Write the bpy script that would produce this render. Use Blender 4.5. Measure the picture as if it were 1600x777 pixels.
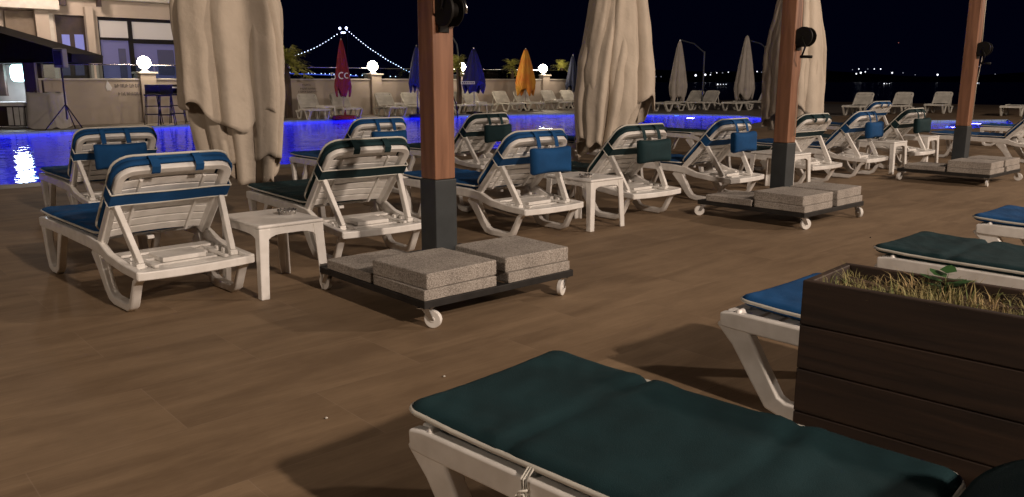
import bpy, bmesh, math, random
from mathutils import Vector, Matrix
R = math.radians
rnd = random.Random(7)
for o in list(bpy.data.objects): bpy.data.objects.remove(o)
sc = bpy.context.scene
COL = sc.collection

# ------------------------------------------------------------------ camera
F, EYE = 1260.0, 1.2
TH = math.atan(263 / F)
cd = bpy.data.cameras.new('camera'); cam = bpy.data.objects.new('camera', cd); COL.objects.link(cam)
cam.location = (0, 0, EYE); cam.rotation_euler = (R(90) - TH, 0, 0)
cd.sensor_width = 36; cd.lens = F / 1600 * 36; cd.clip_start = .05; cd.clip_end = 12000
sc.camera = cam
# ------------------------------------------------------------------ night sky
w = bpy.data.worlds.new('World'); sc.world = w; w.use_nodes = True
bg = w.node_tree.nodes['Background']
bg.inputs['Color'].default_value = (.09, .14, 1, 1); bg.inputs['Strength'].default_value = .0036
sc.view_settings.view_transform = 'Standard'; sc.view_settings.look = 'None'
sc.view_settings.exposure = 0; sc.view_settings.gamma = 1
sc.cycles.use_denoising = True
sc.cycles.sample_clamp_indirect = 3; sc.cycles.max_bounces = 8
sc.cycles.caustics_reflective = False; sc.cycles.caustics_refractive = False

# floor grid directions: A runs right-away, B runs left-away (towards the pool)
GA = R(48.3)
A = Vector((math.sin(GA), math.cos(GA), 0)); B = Vector((-math.cos(GA), math.sin(GA), 0))
RZ = R(90) - GA
def W(a, b, z=0): 
    v = A * a + B * b; v.z = z; return v
def ray(x, y):
    vx, vz = (x - 800) / F, -(y - 388.5) / F
    c, s = math.cos(TH), math.sin(TH)
    return Vector((vx, c + vz * s, -s + vz * c))
def gp(x, y, z=0):
    r = ray(x, y); p = r * ((z - EYE) / r.z); p.z = z; return p
def at(x, y, Y):
    r = ray(x, y); p = r * (Y / r.y); p.z += EYE; return p
def ab(p): return p.dot(A), p.dot(B)
def onb(x, y, b):
    r = ray(x, y); t = b / r.dot(B); p = r * t; return p.dot(A), p.z + EYE

# ------------------------------------------------------------------ lamps of the hotel terrace behind the camera, plus an added fill at the left
def lamp(a, b, z, power, col, rad=.12):
    l = bpy.data.lights.new('hotel_flood_or_fill', 'POINT'); l.energy = power; l.color = col; l.shadow_soft_size = rad
    o = bpy.data.objects.new('hotel_flood_or_fill', l); o.location = W(a, b, z); COL.objects.link(o); return o
WARM = (1, .81, .66)
lamp(2.1, -8.0, 6.0, 4700, WARM, .2)
lamp(14, -6.0, 6.5, 3500, WARM, .25)
lamp(26, -3.0, 6.5, 2700, WARM, .25)
lamp(-9, 3.0, 5.5, 950, (1, .80, .62), .4)  # unseen warm fill added from the left to lift the posts' left faces

# ------------------------------------------------------------------ materials
def newmat(name):
    m = bpy.data.materials.new(name); m.use_nodes = True
    return m, m.node_tree, m.node_tree.nodes['Principled BSDF']
def mat(name, col, rough=.5, metal=0, var=.15, scale=6, bump=0, bscale=60, spec=.5, col2=None):
    m, nt, p = newmat(name)
    n = nt.nodes; L = nt.links
    tc = n.new('ShaderNodeTexCoord')
    nz = n.new('ShaderNodeTexNoise'); nz.inputs['Scale'].default_value = scale; nz.inputs['Detail'].default_value = 5
    L.new(tc.outputs['Object'], nz.inputs['Vector'])
    mr = n.new('ShaderNodeMapRange'); mr.inputs[1].default_value = .35; mr.inputs[2].default_value = .65
    L.new(nz.outputs['Fac'], mr.inputs[0])
    mx = n.new('ShaderNodeMix'); mx.data_type = 'RGBA'
    c2 = col2 or tuple(c * (1 - var) for c in col)
    mx.inputs['A'].default_value = (*c2, 1); mx.inputs['B'].default_value = (*col, 1)
    L.new(mr.outputs[0], mx.inputs['Factor']); L.new(mx.outputs['Result'], p.inputs['Base Color'])
    p.inputs['Roughness'].default_value = rough; p.inputs['Metallic'].default_value = metal
    p.inputs['Specular IOR Level'].default_value = spec
    if bump:
        nb = n.new('ShaderNodeTexNoise'); nb.inputs['Scale'].default_value = bscale; nb.inputs['Detail'].default_value = 4
        L.new(tc.outputs['Object'], nb.inputs['Vector'])
        bp = n.new('ShaderNodeBump'); bp.inputs['Strength'].default_value = bump; bp.inputs['Distance'].default_value = .01
        L.new(nb.outputs['Fac'], bp.inputs['Height']); L.new(bp.outputs[0], p.inputs['Normal'])
    return m
def emis(name, col, s):
    m, nt, p = newmat(name)
    p.inputs['Base Color'].default_value = (*[min(1, c) for c in col], 1)
    p.inputs['Emission Color'].default_value = (*col, 1); p.inputs['Emission Strength'].default_value = s
    return m
M = {}
M['plastic'] = mat('white_plastic', (.80, .78, .75), .30, var=.22, scale=13, col2=(.69, .665, .63))
M['plastic_far'] = mat('white_plastic_weathered', (.66, .64, .58), .5, var=.2)
M['blue'] = mat('blue_fabric', (.010, .072, .21), .85, var=.3, scale=5, bump=.25, bscale=350, spec=.2)
M['green'] = mat('dark_green_fabric', (.008, .031, .037), .8, var=.3, scale=5, bump=.25, bscale=350, spec=.25)
M['piping'] = mat('white_piping', (.6, .58, .52), .7, var=.2)
M['metal'] = mat('dark_steel', (.022, .020, .019), .55, .2, var=.5, scale=12)
M['sleeve'] = mat('grey_painted_steel', (.045, .052, .056), .5, .2, var=.25, scale=7)
M['black'] = mat('black_metal', (.008, .007, .006), .6, spec=.2)
M['chrome'] = mat('steel_tube', (.6, .6, .6), .2, 1)
M['rope'] = mat('rope', (.45, .40, .33), .8)
M['beige_wall'] = mat('beige_render', (.47, .405, .35), .85, var=.16, scale=1.2, bump=.2, bscale=30)
M['cap'] = mat('wall_cap_stone', (.55, .52, .47), .4, var=.15)
M['canvas'] = mat('cream_canvas', (.55, .475, .39), .85, var=.16, scale=2.2, bump=.6, bscale=22, spec=.15)
M['far_canvas'] = mat('pale_canvas', (.45, .41, .37), .9, var=.2, scale=3)
M['red'] = mat('red_canvas', (.24, .010, .008), .8, var=.3, scale=4)
M['yellow'] = mat('yellow_canvas', (.62, .33, .04), .8, var=.3, scale=2.2, col2=(.60, .17, .02))
M['navy'] = mat('navy_canvas', (.007, .008, .045), .8, var=.3)
M['darkblue'] = mat('dark_blue_canvas', (.006, .012, .035), .8, var=.3)
M['white'] = mat('white_print', (.75, .75, .75), .7)
M['print'] = mat('dark_print', (.10, .09, .09), .8)
M['leaf'] = mat('palm_leaf', (.44, .44, .10), .6, var=.4, scale=3)
M['grass'] = mat('dry_grass', (.38, .27, .13), .85, var=.5, scale=12, col2=(.13, .16, .05))
M['green_leaf'] = mat('broad_leaf', (.03, .10, .02), .6, var=.3)
M['bark'] = mat('bark', (.09, .06, .04), .9)
M['soil'] = mat('soil', (.10, .06, .035), .95, var=.5, scale=25, bump=.6)
M['roof'] = mat('dark_roof', (.006, .0045, .004), .95, var=.3, spec=.05)
M['dark_wood'] = mat('dark_timber', (.035, .02, .015), .6, var=.4)
M['cloth'] = mat('white_sheet', (.50, .47, .45), .8, var=.15, scale=3)
M['ground'] = mat('dark_earth', (.015, .015, .014), .95)
M['sea'] = mat('sea', (.002, .003, .006), .25, bump=.3, bscale=.3)
M['hill'] = mat('dark_hill', (.01, .011, .014), 1)
M['glassrim'] = mat('dark_glass_print', (.02, .02, .03), .3)
M['globe'] = emis('globe_lamp', (1, .86, .66), 50)
M['bulb'] = emis('bridge_light', (.62, .68, 1), 7)
M['strip'] = emis('bridge_deck_light', (.10, .16, .95), .9)
M['shore'] = emis('shore_light', (.9, .92, 1), 2.0)
M['shoredim'] = emis('shore_light_dim', (.8, .82, 1), .35)
M['shorered'] = emis('shore_light_red', (1, .3, .25), .25)
M['sign'] = emis('sign_light', (.55, 1, .92), 2.2)
M['poollamp'] = emis('pool_lamp', (.10, .35, 1), 12)
M['lit_blind'] = emis('lit_blind', (.40, .37, .35), .35)
M['lit_pane'] = emis('lit_pane', (.10, .10, .25), .28)
M['lit_pane_dim'] = emis('dim_pane', (.035, .035, .08), .35)
M['door_pane'] = emis('door_pane', (.13, .15, .42), .6)

# wood of the posts: grain along Z
def wood_mat(name, c1, c2, axis_scale=(9, 9, .7), rough=.5, knots=False):
    m, nt, p = newmat(name); n = nt.nodes; L = nt.links
    tc = n.new('ShaderNodeTexCoord'); mp = n.new('ShaderNodeMapping'); mp.inputs['Scale'].default_value = axis_scale
    nz = n.new('ShaderNodeTexNoise'); nz.inputs['Scale'].default_value = 2.2; nz.inputs['Detail'].default_value = 7; nz.inputs['Distortion'].default_value = .6
    L.new(tc.outputs['Object'], mp.inputs[0]); L.new(mp.outputs[0], nz.inputs['Vector'])
    cr = n.new('ShaderNodeValToRGB'); cr.color_ramp.elements[0].position = .36; cr.color_ramp.elements[1].position = .66
    cr.color_ramp.elements[0].color = (*c1, 1); cr.color_ramp.elements[1].color = (*c2, 1)
    L.new(nz.outputs['Fac'], cr.inputs[0])
    last = cr.outputs[0]
    if knots:
        vo = n.new('ShaderNodeTexVoronoi'); vo.inputs['Scale'].default_value = 3.1
        mp2 = n.new('ShaderNodeMapping'); mp2.inputs['Scale'].default_value = (1, 1, .8); L.new(tc.outputs['Object'], mp2.inputs[0]); L.new(mp2.outputs[0], vo.inputs['Vector'])
        mr = n.new('ShaderNodeMapRange'); mr.inputs[1].default_value = .04; mr.inputs[2].default_value = .10; L.new(vo.outputs['Distance'], mr.inputs[0])
        mx = n.new('ShaderNodeMix'); mx.data_type = 'RGBA'; mx.inputs['A'].default_value = (c1[0] * .35, c1[1] * .3, c1[2] * .3, 1)
        L.new(mr.outputs[0], mx.inputs['Factor']); L.new(last, mx.inputs['B']); last = mx.outputs['Result']
    L.new(last, p.inputs['Base Color']); p.inputs['Roughness'].default_value = rough
    bp = n.new('ShaderNodeBump'); bp.inputs['Strength'].default_value = .15; bp.inputs['Distance'].default_value = .005
    L.new(nz.outputs['Fac'], bp.inputs['Height']); L.new(bp.outputs[0], p.inputs['Normal'])
    return m
M['post'] = wood_mat('varnished_post', (.16, .072, .040), (.28, .138, .080), rough=.42, knots=True)
M['planter'] = wood_mat('dark_stained_boards', (.020, .011, .007), (.046, .025, .015), (1.2, .8, 14), .7)

# terrazzo/concrete slab
def slab_mat():
    m, nt, p = newmat('pebbled_concrete'); n = nt.nodes; L = nt.links
    tc = n.new('ShaderNodeTexCoord')
    vo = n.new('ShaderNodeTexVoronoi'); vo.inputs['Scale'].default_value = 170
    L.new(tc.outputs['Object'], vo.inputs['Vector'])
    cr = n.new('ShaderNodeValToRGB'); e = cr.color_ramp.elements
    e[0].position = 0; e[0].color = (.17, .15, .13, 1); e[1].position = 1; e[1].color = (.50, .46, .42, 1)
    x = cr.color_ramp.elements.new(.45); x.color = (.34, .305, .27, 1)
    L.new(vo.outputs['Color'], cr.inputs[0])
    st = n.new('ShaderNodeTexNoise'); st.inputs['Scale'].default_value = 4.5; st.inputs['Detail'].default_value = 6; L.new(tc.outputs['Object'], st.inputs['Vector'])
    sr = n.new('ShaderNodeMapRange'); sr.inputs[1].default_value = .35; sr.inputs[2].default_value = .6; sr.inputs[3].default_value = .78; L.new(st.outputs['Fac'], sr.inputs[0])
    mu = n.new('ShaderNodeMix'); mu.data_type = 'RGBA'; mu.blend_type = 'MULTIPLY'; mu.inputs['Factor'].default_value = 1
    L.new(cr.outputs[0], mu.inputs['A']); L.new(sr.outputs[0], mu.inputs['B']); L.new(mu.outputs['Result'], p.inputs['Base Color'])
    p.inputs['Roughness'].default_value = .85
    bp = n.new('ShaderNodeBump'); bp.inputs['Strength'].default_value = .7; bp.inputs['Distance'].default_value = .004
    L.new(vo.outputs['Distance'], bp.inputs['Height']); L.new(bp.outputs[0], p.inputs['Normal'])
    return m
M['slab'] = slab_mat()

# wood-look deck tiles, 0.5 m wide rows along B, grain along A. Object space = (a, b)
def deck_mat():
    m, nt, p = newmat('wood_look_tiles'); n = nt.nodes; L = nt.links
    tc = n.new('ShaderNodeTexCoord')
    sx = n.new('ShaderNodeSeparateXYZ'); L.new(tc.outputs['Object'], sx.inputs[0])
    def math_(op, a, b=None):
        q = n.new('ShaderNodeMath'); q.operation = op
        for i, v in enumerate((a, b)):
            if v is None: continue
            if isinstance(v, (int, float)): q.inputs[i].default_value = v
            else: L.new(v, q.inputs[i])
        return q.outputs[0]
    a = math_('MULTIPLY', math_('SUBTRACT', sx.outputs['X'], .41 - 10), 1 / 1.0)      # 1 m long tiles, joints run along B
    brow = math_('DIVIDE', math_('SUBTRACT', sx.outputs['Y'], 2.24 - 20), .5)
    row = math_('FLOOR', brow)
    a2 = math_('ADD', a, math_('MULTIPLY', row, .5))
    fa = math_('FRACT', a2); fb = math_('FRACT', brow)
    def near(f, wd):
        return math_('LESS_THAN', math_('MINIMUM', f, math_('SUBTRACT', 1, f)), wd)
    grout = math_('MAXIMUM', near(fa, .0018), near(fb, .0028))
    # per-tile value
    cm = n.new('ShaderNodeCombineXYZ'); L.new(math_('FLOOR', a2), cm.inputs[0]); L.new(row, cm.inputs[1])
    wn = n.new('ShaderNodeTexWhiteNoise'); wn.noise_dimensions = '2D'; L.new(cm.outputs[0], wn.inputs['Vector'])
    # grain
    ad = n.new('ShaderNodeVectorMath'); ad.operation = 'MULTIPLY_ADD'
    L.new(wn.outputs['Color'], ad.inputs[0]); ad.inputs[1].default_value = (9, 9, 9); 
    mp = n.new('ShaderNodeMapping'); mp.inputs['Scale'].default_value = (1.0, 5.0, 1); L.new(tc.outputs['Object'], mp.inputs[0]); L.new(mp.outputs[0], ad.inputs[2])
    g1 = n.new('ShaderNodeTexNoise'); g1.inputs['Scale'].default_value = 1.1; g1.inputs['Detail'].default_value = 7; g1.inputs['Roughness'].default_value = .62; g1.inputs['Distortion'].default_value = .5
    L.new(ad.outputs[0], g1.inputs['Vector'])
    g2 = n.new('ShaderNodeTexNoise'); g2.inputs['Scale'].default_value = .55; g2.inputs['Detail'].default_value = 4
    L.new(tc.outputs['Object'], g2.inputs['Vector'])
    cr = n.new('ShaderNodeValToRGB'); e = cr.color_ramp.elements
    e[0].position = .3; e[0].color = (.150, .098, .055, 1); e[1].position = .76; e[1].color = (.285, .198, .118, 1)
    sm = math_('ADD', math_('MULTIPLY', g1.outputs['Fac'], .85), math_('MULTIPLY', wn.outputs['Value'], .05))
    sm = math_('ADD', sm, math_('MULTIPLY', math_('SUBTRACT', g2.outputs['Fac'], .5), .35))
    mp3 = n.new('ShaderNodeMapping'); mp3.inputs['Scale'].default_value = (9, 85, 1); L.new(tc.outputs['Object'], mp3.inputs[0])
    g3 = n.new('ShaderNodeTexNoise'); g3.inputs['Scale'].default_value = 1; g3.inputs['Detail'].default_value = 5; g3.inputs['Roughness'].default_value = .7; L.new(mp3.outputs[0], g3.inputs['Vector'])
    sm = math_('ADD', sm, math_('MULTIPLY', math_('SUBTRACT', g3.outputs['Fac'], .5), .30))
    g4 = n.new('ShaderNodeTexNoise'); g4.inputs['Scale'].default_value = 3.2; g4.inputs['Detail'].default_value = 8; g4.inputs['Roughness'].default_value = .7; L.new(tc.outputs['Object'], g4.inputs['Vector'])
    sm = math_('ADD', sm, math_('MULTIPLY', math_('SUBTRACT', g4.outputs['Fac'], .5), .28))
    L.new(sm, cr.inputs[0])
    mx = n.new('ShaderNodeMix'); mx.data_type = 'RGBA'; L.new(math_('MULTIPLY', grout, .32), mx.inputs['Factor'])
    L.new(cr.outputs[0], mx.inputs['A']); mx.inputs['B'].default_value = (.30, .22, .155, 1)
    L.new(mx.outputs['Result'], p.inputs['Base Color'])
    rr = n.new('ShaderNodeMapRange'); rr.inputs[3].default_value = .62; rr.inputs[4].default_value = .85; L.new(g2.outputs['Fac'], rr.inputs[0]); L.new(rr.outputs[0], p.inputs['Roughness'])
    bp = n.new('ShaderNodeBump'); bp.inputs['Strength'].default_value = .2; bp.inputs['Distance'].default_value = .004
    L.new(math_('SUBTRACT', g1.outputs['Fac'], grout), bp.inputs['Height']); L.new(bp.outputs[0], p.inputs['Normal'])
    return m
M['deck'] = deck_mat()
M['stone'] = mat('pale_stone_paving', (.23, .20, .165), .6, var=.3, scale=2.5)

def tile_mat():
    m, nt, p = newmat('pool_tiles'); n = nt.nodes; L = nt.links
    tc = n.new('ShaderNodeTexCoord'); br = n.new('ShaderNodeTexBrick'); br.offset = 0
    br.inputs['Scale'].default_value = 1; br.inputs['Brick Width'].default_value = .25; br.inputs['Row Height'].default_value = .25; br.inputs['Mortar Size'].default_value = .006
    br.inputs['Color1'].default_value = (.30, .42, .75, 1); br.inputs['Color2'].default_value = (.3, .46, .68, 1); br.inputs['Mortar'].default_value = (.2, .3, .45, 1)
    L.new(tc.outputs['Object'], br.inputs['Vector']); L.new(br.outputs['Color'], p.inputs['Base Color']); return m
M['pooltile'] = tile_mat()
def water_mat():
    m = bpy.data.materials.new('pool_water'); m.use_nodes = True; nt = m.node_tree; n = nt.nodes; L = nt.links
    n.remove(n['Principled BSDF']); out = n['Material Output']
    g = n.new('ShaderNodeBsdfGlass'); g.inputs['IOR'].default_value = 1.33; g.inputs['Roughness'].default_value = .02; g.inputs['Color'].default_value = (.9, .95, 1, 1)
    tc = n.new('ShaderNodeTexCoord'); nz = n.new('ShaderNodeTexNoise'); nz.inputs['Scale'].default_value = 2.3; nz.inputs['Detail'].default_value = 3
    L.new(tc.outputs['Object'], nz.inputs['Vector'])
    bp = n.new('ShaderNodeBump'); bp.inputs['Strength'].default_value = .5; bp.inputs['Distance'].default_value = .035
    L.new(nz.outputs['Fac'], bp.inputs['Height']); L.new(bp.outputs[0], g.inputs['Normal']); L.new(g.outputs[0], out.inputs['Surface'])
    return m
M['water'] = water_mat()
def glass_mat():
    m = bpy.data.materials.new('clear_glass'); m.use_nodes = True; nt = m.node_tree; n = nt.nodes; L = nt.links
    n.remove(n['Principled BSDF']); out = n['Material Output']
    t = n.new('ShaderNodeBsdfTransparent'); t.inputs[0].default_value = (.72, .80, .84, 1)
    g = n.new('ShaderNodeBsdfGlossy'); g.inputs['Roughness'].default_value = .03
    fr = n.new('ShaderNodeFresnel'); fr.inputs[0].default_value = 1.45
    mx = n.new('ShaderNodeMixShader'); L.new(fr.outputs[0], mx.inputs[0]); L.new(t.outputs[0], mx.inputs[1]); L.new(g.outputs[0], mx.inputs[2]); L.new(mx.outputs[0], out.inputs['Surface'])
    return m
M['glass'] = glass_mat()

# ------------------------------------------------------------------ mesh helpers
class MB:
    def __init__(s): s.bm = bmesh.new()
    def box(s, x0, x1, y0, y1, z0, z1, f=None):
        vs = [Vector((x, y, z)) for x in (x0, x1) for y in (y0, y1) for z in (z0, z1)]
        if f: vs = [Vector(f(*v)) for v in vs]
        v = [s.bm.verts.new(p) for p in vs]
        for q in ((0, 1, 3, 2), (4, 6, 7, 5), (0, 4, 5, 1), (2, 3, 7, 6), (0, 2, 6, 4), (1, 5, 7, 3)):
            s.bm.faces.new([v[i] for i in q])
        return s
    def sweep(s, rings, close=False, cap=True):
        rs = [[s.bm.verts.new(p) for p in r] for r in rings]
        k = len(rs[0]); n = len(rs)
        for i in range(n if close else n - 1):
            a, b = rs[i], rs[(i + 1) % n]
            for j in range(k):
                s.bm.faces.new((a[j], a[(j + 1) % k], b[(j + 1) % k], b[j]))
        if cap and not close:
            s.bm.faces.new(rs[0][::-1]); s.bm.faces.new(rs[-1])
        return s
    def tube(s, pts, r, seg=8, close=False, up=Vector((0, 0, 1))):
        pts = [Vector(p) for p in pts]; n = len(pts); rings = []
        rr = r if isinstance(r, (list, tuple)) else [r] * n
        for i, p in enumerate(pts):
            t = (pts[(i + 1) % n] - pts[i - 1]) if close else (pts[min(i + 1, n - 1)] - pts[max(i - 1, 0)])
            t.normalize(); u = up if abs(t.dot(up)) < .95 else Vector((1, 0, 0))
            x = t.cross(u).normalized(); y = x.cross(t).normalized()
            rings.append([p + (x * math.cos(k * 2 * math.pi / seg) + y * math.sin(k * 2 * math.pi / seg)) * rr[i] for k in range(seg)])
        return s.sweep(rings, close)
    def bar(s, p0, p1, wx, wy, side=Vector((1, 0, 0)), w2=None):
        p0, p1 = Vector(p0), Vector(p1); t = (p1 - p0).normalized(); x = (side - t * side.dot(t)).normalized(); y = t.cross(x)
        w2 = w2 or (wx, wy)
        return s.sweep([[p + x * a * u / 2 + y * c * v / 2 for a, c in ((-1, -1), (1, -1), (1, 1), (-1, 1))] for p, u, v in ((p0, wx, wy), (p1, *w2))])
    def ribbon(s, path, x0, x1):
        """path of (y, z, width) swept in the y-z plane, between x0 and x1"""
        rings = []; n = len(path)
        for i, (y, z, wd) in enumerate(path):
            a = path[max(i - 1, 0)]; b = path[min(i + 1, n - 1)]
            t = Vector((b[0] - a[0], b[1] - a[1])).normalized(); nn = Vector((-t.y, t.x)) * wd / 2
            rings.append([(x0, y + nn.x, z + nn.y), (x1, y + nn.x, z + nn.y), (x1, y - nn.x, z - nn.y), (x0, y - nn.x, z - nn.y)])
        return s.sweep(rings)
    def disc(s, c, r, axis, t, seg=20):
        c = Vector(c); ax = Vector(axis).normalized()
        return s.tube([c - ax * t / 2, c + ax * t / 2], r, seg)
    def grid(s, nu, nv, f, closeu=False):
        vs = [[s.bm.verts.new(f(i / (nu if closeu else nu - 1), j / (nv - 1))) for j in range(nv)] for i in range(nu)]
        for i in range(nu if closeu else nu - 1):
            for j in range(nv - 1):
                k = (i + 1) % nu
                s.bm.faces.new((vs[i][j], vs[k][j], vs[k][j + 1], vs[i][j + 1]))
        return s
    def ball(s, c, r, u=16, v=10, sz=1):
        bmesh.ops.create_uvsphere(s.bm, u_segments=u, v_segments=v, radius=r, matrix=Matrix.Translation(Vector(c)) @ Matrix.Diagonal((1, 1, sz, 1)))
        return s
    def build(s, name, m, parent=None, bevel=0, smooth=False, loc=None, rz=None, solid=0, sub=0):
        bmesh.ops.recalc_face_normals(s.bm, faces=s.bm.faces[:])
        me = bpy.data.meshes.new(name); s.bm.to_mesh(me); s.bm.free()
        me.materials.append(m if not isinstance(m, str) else M[m])
        o = bpy.data.objects.new(name, me); COL.objects.link(o)
        if smooth or bevel:
            for f in me.polygons: f.use_smooth = True
            if not smooth or bevel:
                try: me.set_sharp_from_angle(angle=R(40))
                except Exception: pass
        if solid:
            d = o.modifiers.new('solid', 'SOLIDIFY'); d.thickness = solid; d.offset = 0
        if sub:
            d = o.modifiers.new('sub', 'SUBSURF'); d.levels = sub; d.render_levels = sub
        if bevel:
            d = o.modifiers.new('bevel', 'BEVEL'); d.width = bevel; d.segments = 2; d.limit_method = 'ANGLE'; d.angle_limit = R(35); d.harden_normals = True
        if parent: o.parent = parent
        if loc is not None: o.location = loc
        if rz is not None: o.rotation_euler = (0, 0, rz)
        return o
def tag(o, label=None, cat=None, group=None, kind=None):
    for k, v in (('label', label), ('category', cat), ('group', group), ('kind', kind)):
        if v: o[k] = v
    return o
def empty(name, loc=(0, 0, 0), rz=0, label=None, cat=None, group=None):
    o = bpy.data.objects.new(name, None); o.empty_display_size = .2; COL.objects.link(o)
    o.location = loc; o.rotation_euler = (0, 0, rz); return tag(o, label, cat, group)
def copy_tree(o, parent=None):
    c = o.copy(); COL.objects.link(c); c.parent = parent
    for ch in [x for x in o.children]: copy_tree(ch, c)
    return c

# ------------------------------------------------------------------ ground, deck, pool
POOL = [(-7, 10.95), (2, 10.97), (8, 10.97), (14.4, 10.97), (18.5, 12.0), (22.0, 13.2), (24.3, 14.6), (25.0, 16.0), (24.6, 17.6), (23.4, 19.3), (20.9, 21.4), (17.5, 22.8), (14.2, 23.2), (9, 22.8), (3.95, 22.1), (-7, 21.0)]
KID = [ab(gp(x, y)) for x, y in ((1452, 202), (1590, 199), (1575, 187), (1452, 188))]
def sheet(name, outer, holes, z, m, zdrop=0):
    bm = bmesh.new(); edges = []
    for loop in [outer] + holes:
        vs = [bm.verts.new((p[0], p[1], z)) for p in loop]
        for i in range(len(vs)): edges.append(bm.edges.new((vs[i], vs[(i + 1) % len(vs)])))
    bmesh.ops.triangle_fill(bm, use_beauty=True, edges=edges, normal=(0, 0, 1))
    for f in bm.faces:
        if f.normal.z < 0: f.normal_flip()
    me = bpy.data.meshes.new(name); bm.to_mesh(me); bm.free(); me.materials.append(M[m])
    o = bpy.data.objects.new(name, me); COL.objects.link(o); o.rotation_euler.z = RZ; tag(o, kind='structure'); return o
# object-local space of these sheets is (a, b): local x -> A, local y -> B  (rotation RZ)
def basin(name, outl, depth):
    b = MB(); n = len(outl)
    top = [b.bm.verts.new((p[0], p[1], .0)) for p in outl]; bot = [b.bm.verts.new((p[0], p[1], -depth)) for p in outl]
    for i in range(n): b.bm.faces.new((top[i], top[(i + 1) % n], bot[(i + 1) % n], bot[i]))
    b.bm.faces.new(bot)
    return tag(b.build(name, 'pooltile', rz=RZ), kind='structure')
def water(name, outl, z):
    b = MB(); b.bm.faces.new([b.bm.verts.new((p[0], p[1], z)) for p in outl])
    o = b.build(name, 'water', rz=RZ)
    o.data.polygons[0].use_smooth = False
    return tag(o, kind='structure')
sheet('deck', [(-25, -20), (45, -20), (45, 29), (-25, 29)], [POOL, KID], 0, 'deck')
surround = [(-8, 10.5), (14.6, 10.5), (19.0, 11.4), (22.6, 12.6), (26, 13.4), (40, 13.4), (40, 27), (26.4, 25.9), (5.5, 24.4), (-8, 23.4)]
sheet('pool_surround', surround, [POOL], .004, 'stone')
basin('pool_basin', POOL, 1.35); water('pool_water', POOL, -.05)
basin('wading_pool_basin', KID, .5); water('wading_pool_water', KID, -.05)
b = MB(); b.bm.faces.new([b.bm.verts.new(W(x, y, -1.6)) for x, y in ((-60, -60), (50, -60), (50, 42), (-60, 42))]); tag(b.build('ground', 'ground'), kind='structure')
b = MB(); b.bm.faces.new([b.bm.verts.new(p) for p in ((-9000, -3000, -6), (9000, -3000, -6), (9000, 9000, -6), (-9000, 9000, -6))]); tag(b.build('sea', 'sea'), kind='structure')
b = MB()
pr_ = [(x, 18 + 14 * math.sin(x * .0021 + 1) + 9 * math.sin(x * .0063) + (20 if x > 300 else 0)) for x in range(-3500, 4200, 120)]
for (x0, h0), (x1, h1) in zip(pr_, pr_[1:]):
    f = [(x0, 3000, -6), (x1, 3000, -6), (x1, 3400, h1), (x0, 3400, h0)]
    b.bm.faces.new([b.bm.verts.new(p) for p in f])
    f = [(x0, 3400, h0), (x1, 3400, h1), (x1, 4200, -6), (x0, 4200, -6)]
    b.bm.faces.new([b.bm.verts.new(p) for p in f])
tag(b.build('far_hills', 'hill', smooth=True), kind='structure')

# underwater lamps
def pool_light(a, b_, na, nb, power, label, far=1.5):
    e = empty('pool_light', W(a, b_, -.28), 0, label, 'pool light', 'round lights set into the pool wall')
    nrm = (A * na + B * nb).normalized()
    MB().disc(nrm * .02, .09, nrm, .03, 20).build('lens', 'poollamp', e)
    MB().disc(nrm * .005, .12, nrm, .02, 20).build('rim', 'chrome', e)
    l = bpy.data.lights.new('pool_lamp', 'POINT'); l.energy = power * 3.3; l.color = (.03, .025, 1); l.shadow_soft_size = .15
    o = bpy.data.objects.new('pool_lamp', l); COL.objects.link(o); o.parent = e; o.location = nrm * far + Vector((0, 0, -.45 if far > 1 else -.02))
PL = [(1.0, 21.8, 'left edge of the photo'), (5.6, 22.3, 'left bar'), (9.6, 22.85, 'first cream canopy'), (13.8, 23.15, 'red parasol'), (18.0, 22.55, 'blue parasol'), (21.8, 20.6, 'yellow parasol'), (24.2, 18.2, 'first pale parasol')]
for i, (a, b_, s) in enumerate(PL):
    pool_light(a, b_ - .03, 0 if i < 5 else -.7, -1, 420, 'blue glowing round lamp in the far pool wall below the ' + s)
for a, s in ((1.2, 'left edge of the deck'), (6.5, 'dark cushioned lounger row'), (12, 'middle of the terrace')):
    pool_light(a, 11.0, 0, 1, 300, 'blue glowing round lamp in the near pool wall by the ' + s)
kc = (sum(p[0] for p in KID) / 4, sum(p[1] for p in KID) / 4)
e = pool_light(kc[0] - 1.0, kc[1] + .3, 0, -1, 90, 'blue glowing lamp in the small wading pool at the right', .25); pool_light(kc[0] + 1.4, kc[1] + .6, 0, -1, 90, 'second blue lamp in the small wading pool, behind the furthest post', .25)

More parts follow.
